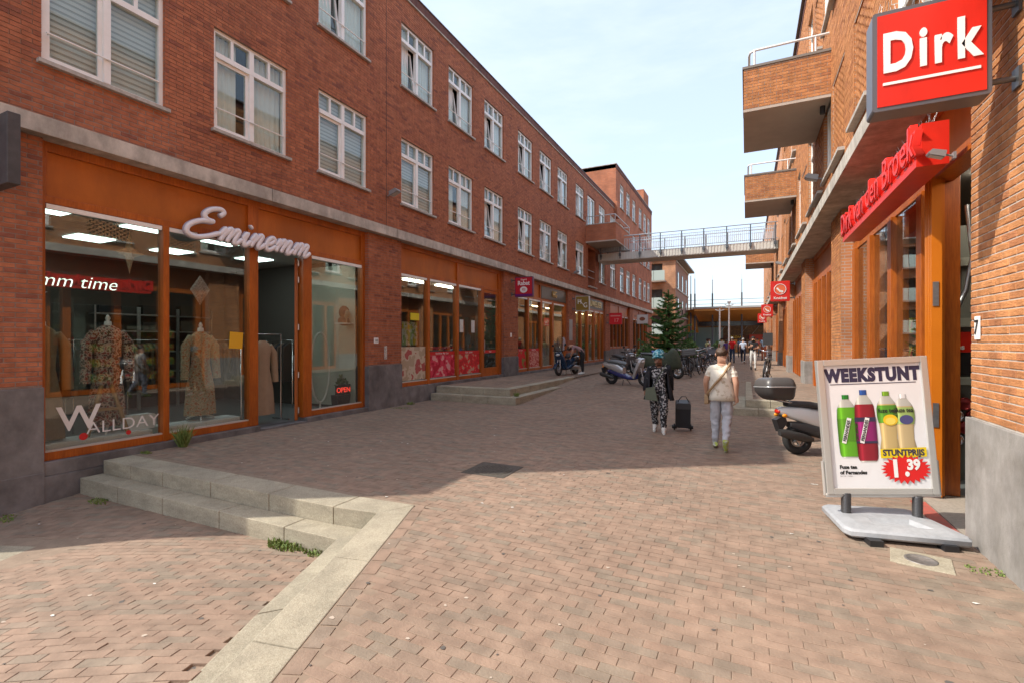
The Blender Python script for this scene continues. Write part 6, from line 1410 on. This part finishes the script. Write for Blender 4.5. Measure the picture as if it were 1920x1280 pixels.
o=mb.build('coat',M_COAT,wm); wrinkle(o.data,(0,),.03,(6,6,7)); md=o.modifiers.new('s','SOLIDIFY'); md.thickness=.012
M_TURB=patt('turquoise_wrap',(.02,.10,.16),(.05,.33,.42),(.35,.55,.6),28)
mb=MB(); mb.ell((.01,.01,1.69),(.128,.138,.095)); mb.ell((.0,-.03,1.71),(.115,.115,.10)); mb.tube([(-.10,.06,1.63),(-.04,.12,1.65),(.05,.125,1.655),(.11,.06,1.63),(.10,-.05,1.62),(0,-.11,1.61),(-.1,-.05,1.62)],.026,8,closed=True); mb.build('head_wrap',M_TURB,wm)
e=empty('shoulder_bag',(-1.58,9.12,.62),R(186),'olive green shoulder bag hanging at the woman\'s side','bag'); e.scale=(.85,.85,.85)
mb=MB(); mb.prism([(-.14,0),(.13,.02),(.11,.27),(-.07,.30)],-.05,.05,'y'); mb.build('pouch',mat('olive_leather',(.09,.11,.075),.5),e,bevel=.02)
mb=MB(); mb.tube([(-.05,0,.28),(-.16,.05,.50),(-.26,.03,.70),(-.32,-.08,.80)],.009,6); mb.build('strap',mat('olive_leather',(.09,.11,.075),.5),e)
e=empty('shopping_trolley',(-1.10,9.75,0),R(190),'black wheeled shopping trolley pulled behind the woman','trolley'); e.scale=(.74,.74,.74)
mb=MB(); mb.M=Matrix.Translation((0,0,.12))@Matrix.Rotation(R(-14),4,'X'); loft_s=[(-.16,.04),(.16,.04)]
mb.prism(rrect(-.18,.0,.18,.60,.06,4),-.13,.12,'y'); mb.build('bag',mat('black_nylon',(.02,.02,.024),.6,bump=.3,bs=12),e,bevel=.025)
mb=MB(); mb.M=Matrix.Translation((0,.16,.66))@Matrix.Rotation(R(-14),4,'X'); mb.prism(rrect(-.18,-.04,.18,.12,.05,3),-.13,.13,'y'); mb.build('flap',mat('grey_nylon',(.05,.05,.055),.5),e,bevel=.03)
for s in (-.2,.2): wheel(e,0,.085,.02,y=0,rim=M_BLACK).location=(s,-.08,.085); 
for ob in list(e.children)[-2:]: ob.rotation_euler=(0,0,R(90))
mb=MB(); mb.tube([(-.12,-.1,.1),(-.12,.22,.80),(-.05,.36,.92),(.05,.36,.92),(.12,.22,.80),(.12,-.1,.1)],.010,6); mb.build('handle',M_BLACK,e)
# man walking away
MJ=dict(la=(-.10,.05,.10),lt=(-.11,.20,.05),lk=(-.10,.08,.51),ra=(.09,-.30,.20),rt=(.09,-.22,.055),rk=(.095,-.03,.52),lw=(-.25,.10,.92),le=(-.25,-.02,1.15),rw=(.235,-.02,.90),re=(.235,-.08,1.14))
M_SHIRT=mat('cream_shirt',(.70,.66,.57),.9,col2=(.42,.35,.25),contrast=(.55,.66),ns=11,bump=.6,bs=11); M_JOG=mat('grey_joggers',(.36,.37,.41),.9,col2=(.45,.46,.5),ns=8,bump=.5,bs=13)
man=person((-.36,8.35,0),R(-3),'man seen from behind in cream shirt and grey joggers',M_SHIRT,M_JOG,mat('lime_trainers',(.45,.46,.42),.6,col2=(.38,.45,.08),ns=12,contrast=(.45,.55)),SKL,HBR,MJ,.925,sleeve='short',armr=.98,legr=1.28,torso=1.05,sub=3)
mb=MB(); n=20; vs=[]; SEC=[(1.36,.20,.135),(1.2,.19,.15),(1.05,.19,.155),(.92,.205,.165),(.84,.21,.17)]
for (z,a,b_) in SEC:
    for i in range(n): t=2*math.pi*i/n; f=1+.03*math.sin(t*5+z*9); vs.append((a*f*math.cos(t),b_*f*math.sin(t),z))
mb.add(vs,[(i*n+j,i*n+(j+1)%n,(i+1)*n+(j+1)%n,(i+1)*n+j) for i in range(len(SEC)-1) for j in range(n)],0,True); o=mb.build('shirt_hem',M_SHIRT,man); wrinkle(o.data,(0,),.03,(7,7,9)); o.modifiers.new('s','SOLIDIFY').thickness=.008
e=empty('crossbody_bag',(-.36,8.35,.876),R(-3),'tan crossbody strap and small bag across the man\'s back','bag'); e.scale=(.975,.975,.975)
M_TAN=mat('tan_strap',(.33,.22,.12),.7)
mb=MB(); mb.tube([(.13,.06,.50),(.13,-.06,.49),(.05,-.165,.33),(-.08,-.175,.17),(-.19,-.12,.02),(-.215,0,-.05)],.02,6); mb.build('strap',M_TAN,e); mb=MB(); mb.prism(rrect(-.1,-.16,.1,0,.03,3),-.03,.03,'y'); mb.build('pouch',M_TAN,e,(-.225,.05,-.02),(0,0,R(90)),bevel=.01)
# person bending over the dark scooter
BJ=dict(pel=(0,0,.90),spi=(0,.10,1.05),che=(0,.28,1.16),nec=(0,.42,1.19),hea=(0,.50,1.15),crn=(0,.57,1.08),ls=(-.16,.36,1.15),le=(-.2,.42,.90),lw=(-.16,.50,.70),rs=(.16,.36,1.15),re=(.2,.42,.90),rw=(.16,.52,.68),lh=(-.09,0,.86),rh=(.09,0,.86),lk=(-.1,.04,.47),rk=(.1,.02,.47))
person((-6.0,18.95,.37),R(105),'person in mauve T-shirt bending over the dark blue scooter',C_('mauve',(.30,.19,.19)),C_('black',(.015,.015,.017)),M_SNK,SKL,HBR,BJ,.98,legr=1.12,torso=1.1)
# walkers further up the street
WK=dict(la=(-.10,.10,.09),lt=(-.1,.24,.05),lk=(-.1,.1,.5),ra=(.1,-.22,.15),rt=(.1,-.1,.05),rk=(.1,-.03,.5),lw=(-.24,-.06,.9),rw=(.24,.14,.92))
CN=C_('denim',(.03,.05,.10)); CBK=C_('black',(.015,.015,.017)); CW=C_('white',(.62,.62,.6))
person((.30,26.8,.3),R(178),'long-haired woman in black top and white trousers walking down the street',CBK,CW,mat('black_boots',(.02,.02,.02),.5),SKL,HB,dict(WK,lw=(-.12,.22,1.12),le=(-.24,.02,1.12),rw=(.1,.24,1.25)),.95,hair='long')
person((-.85,34.8,.3),R(4),'man in bright red shirt and jeans walking away',C_('red',(.60,.015,.015)),CN,CBK,SKL,HG,WK,.97,torso=1.12)
person((-.2,35.2,.3),R(-6),'woman in pale blue shirt, dark trousers and white hat walking away',C_('pale_blue',(.42,.48,.60)),C_('navy',(.02,.025,.05)),M_SNK,SKL,HG,WK,.93,torso=1.05)
person((-1.28,37.5,.3),R(8),'person in purple top among the walkers',C_('purple',(.10,.05,.22)),C_('brown',(.13,.06,.04)),CBK,SKN,HB,WK,.88)
person((-2.45,36.0,.3),R(-60),'person in pale yellow shirt standing by the parked bicycles',C_('yellow',(.55,.56,.28)),C_('light_denim',(.3,.36,.48)),M_SNK,SKN,HB,None,.93)
person((1.15,40.5,.3),R(170),'person in light blue top and orange trousers near the drugstore',C_('light_blue',(.35,.50,.65)),C_('rust',(.40,.12,.06)),CBK,SKL,HBR,None,1.04)
person((-1.0,43,.3),R(3),'person in light blue jeans behind the man in red',C_('pinkish',(.5,.3,.28)),C_('light_denim',(.3,.36,.48)),CBK,SKL,HBR,WK,.95)
person((.35,45,.3),R(-4),'far walker in grey top beyond the woman in black',C_('grey',(.3,.3,.3)),CBK,CBK,SKL,HB,WK,.97)
for i,(X,Y,a,t_,p_,lb) in enumerate(((-1.7,40,2,(.55,.55,.5),(.05,.06,.1),'person in off-white top beyond the purple walker'),(-.55,48,3,(.1,.2,.3),(.03,.03,.03),'far walker in teal top before the market hall'),(.9,50,180,(.5,.1,.1),(.1,.1,.12),'far person in dark red coming from the market hall'),(-3.0,47,90,(.6,.6,.62),(.1,.12,.2),'far person in white crossing by the round planter'))):
    person((X,Y,.3),R(a),lb,C_('far%d'%i,t_),C_('farp%d'%i,p_),CBK,SKL,HB,WK,.96)
# ================================================================ weeds and litter
def tuft(X,Y,z,r,h,n,label,seed,parent=None):
    rr=random.Random(seed); e=empty('weed',(X,Y,z),0,label,'weed','weeds growing in the paving'); V=[];F_=[]
    for i in range(n):
        a=rr.uniform(0,6.28); q=r*rr.random()**.6; b=Vector((q*math.cos(a),q*math.sin(a)*.5,0)); t=Vector((rr.uniform(-.5,.5),rr.uniform(-.5,.5),1)).normalized(); l=h*rr.uniform(.4,1); s=t.cross(Vector((rr.uniform(-1,1),rr.uniform(-1,1),0))).normalized()*.006; k=len(V)
        V+=[tuple(b-s),tuple(b+s),tuple(b+t*l*.6+s*1.2),tuple(b+t*l*.6-s*1.2),tuple(b+t*l+Vector((rr.uniform(-.02,.02),rr.uniform(-.02,.02),-.01)))]; F_+= [(k,k+1,k+2,k+3),(k+3,k+2,k+4)]
    me=bpy.data.meshes.new('blades'); me.from_pydata(V,[],F_); me.materials.append(mat('weed_green',(.09,.17,.03),.7,col2=(.22,.26,.07),ns=25)); link('blades',me,e)
tuft(-4.15,3.36,float(zlow(-4.15,3.36)),.22,.09,260,'clump of grass at the foot of the sunlit step',1); tuft(-3.75,3.36,float(zlow(-3.75,3.36)),.16,.06,110,'thin grass at the step corner by the kerb',2)
tuft(-7.6,3.34,-.39,.2,.05,70,'small weed at the shaded step foot',3); tuft(-8.22,4.72,0,.09,.42,160,'tall weed growing against the clothes shop window frame',4); tuft(-8.2,2.6,-.47,.22,.05,80,'low weed by the pillar plinth',5)
tuft(-8.25,4.2,.0,.12,.05,60,'low weed at the head of the steps',6); tuft(-8.2,10.6,0,.12,.10,70,'weed at the plinth beside the butcher',7); tuft(-5.7,12.05,.195,.07,.14,60,'weed in the corner of the butcher step',8); tuft(-8.0,9.9,0,.3,.03,70,'sparse weeds along the pillar base',9); tuft(1.6,4.75,0,.16,.03,60,'dry weeds at the base of the worn plinth',10)
tuft(-7.9,12.0,.2,.1,.12,60,'weed on the lower butcher step',11)
rl=random.Random(9); M_LIT=mat('litter_white',(.6,.58,.54),.8); M_GUM=mat('gum_spots',(.10,.09,.08),.9); M_GUML=mat('gum_pale',(.44,.37,.30),.9)
V=[[],[],[]]; F_=[[],[],[]]
for i in range(600):
    X=rl.uniform(-8,1.65); Y=rl.uniform(1.2,16)
    if Y<4.15:
        if kl(Y)-.0<X<kr(Y): continue
        if X<kl(Y) and Y>3.35: continue
        z=float(zlow(X,Y)) if X<kl(Y) else 0
    else: z=float(zsurf(np.array(X),np.array(Y)))
    if Y>11.5 and (X<-5.4 or X>-.45): continue
    t=rl.choice([0,1,1,1,1,1,2,2]); r=rl.uniform(.006,.02)*(1.5 if rl.random()<.2 else 1) if t else rl.uniform(.004,.014); k=len(V[t]); n=7; ph=rl.uniform(0,6)
    for j in range(n):
        a=2*math.pi*j/n; q=r*rl.uniform(.6,1.2); V[t].append((X+q*math.cos(a+ph)*(1 if t else 1.8),Y+q*math.sin(a+ph)*.9,z+.0035+(.004*rl.random() if t==0 else 0)))
    F_[t].append(tuple(range(k,k+n)))
for t,(m_,nm) in enumerate(((M_LIT,'litter'),(M_GUM,'gum_spots'),(M_GUML,'pale_spots'))):
    me=bpy.data.meshes.new(nm); me.from_pydata(V[t],[],F_[t]); me.materials.append(m_); o=link(nm,me,street,kind='stuff')
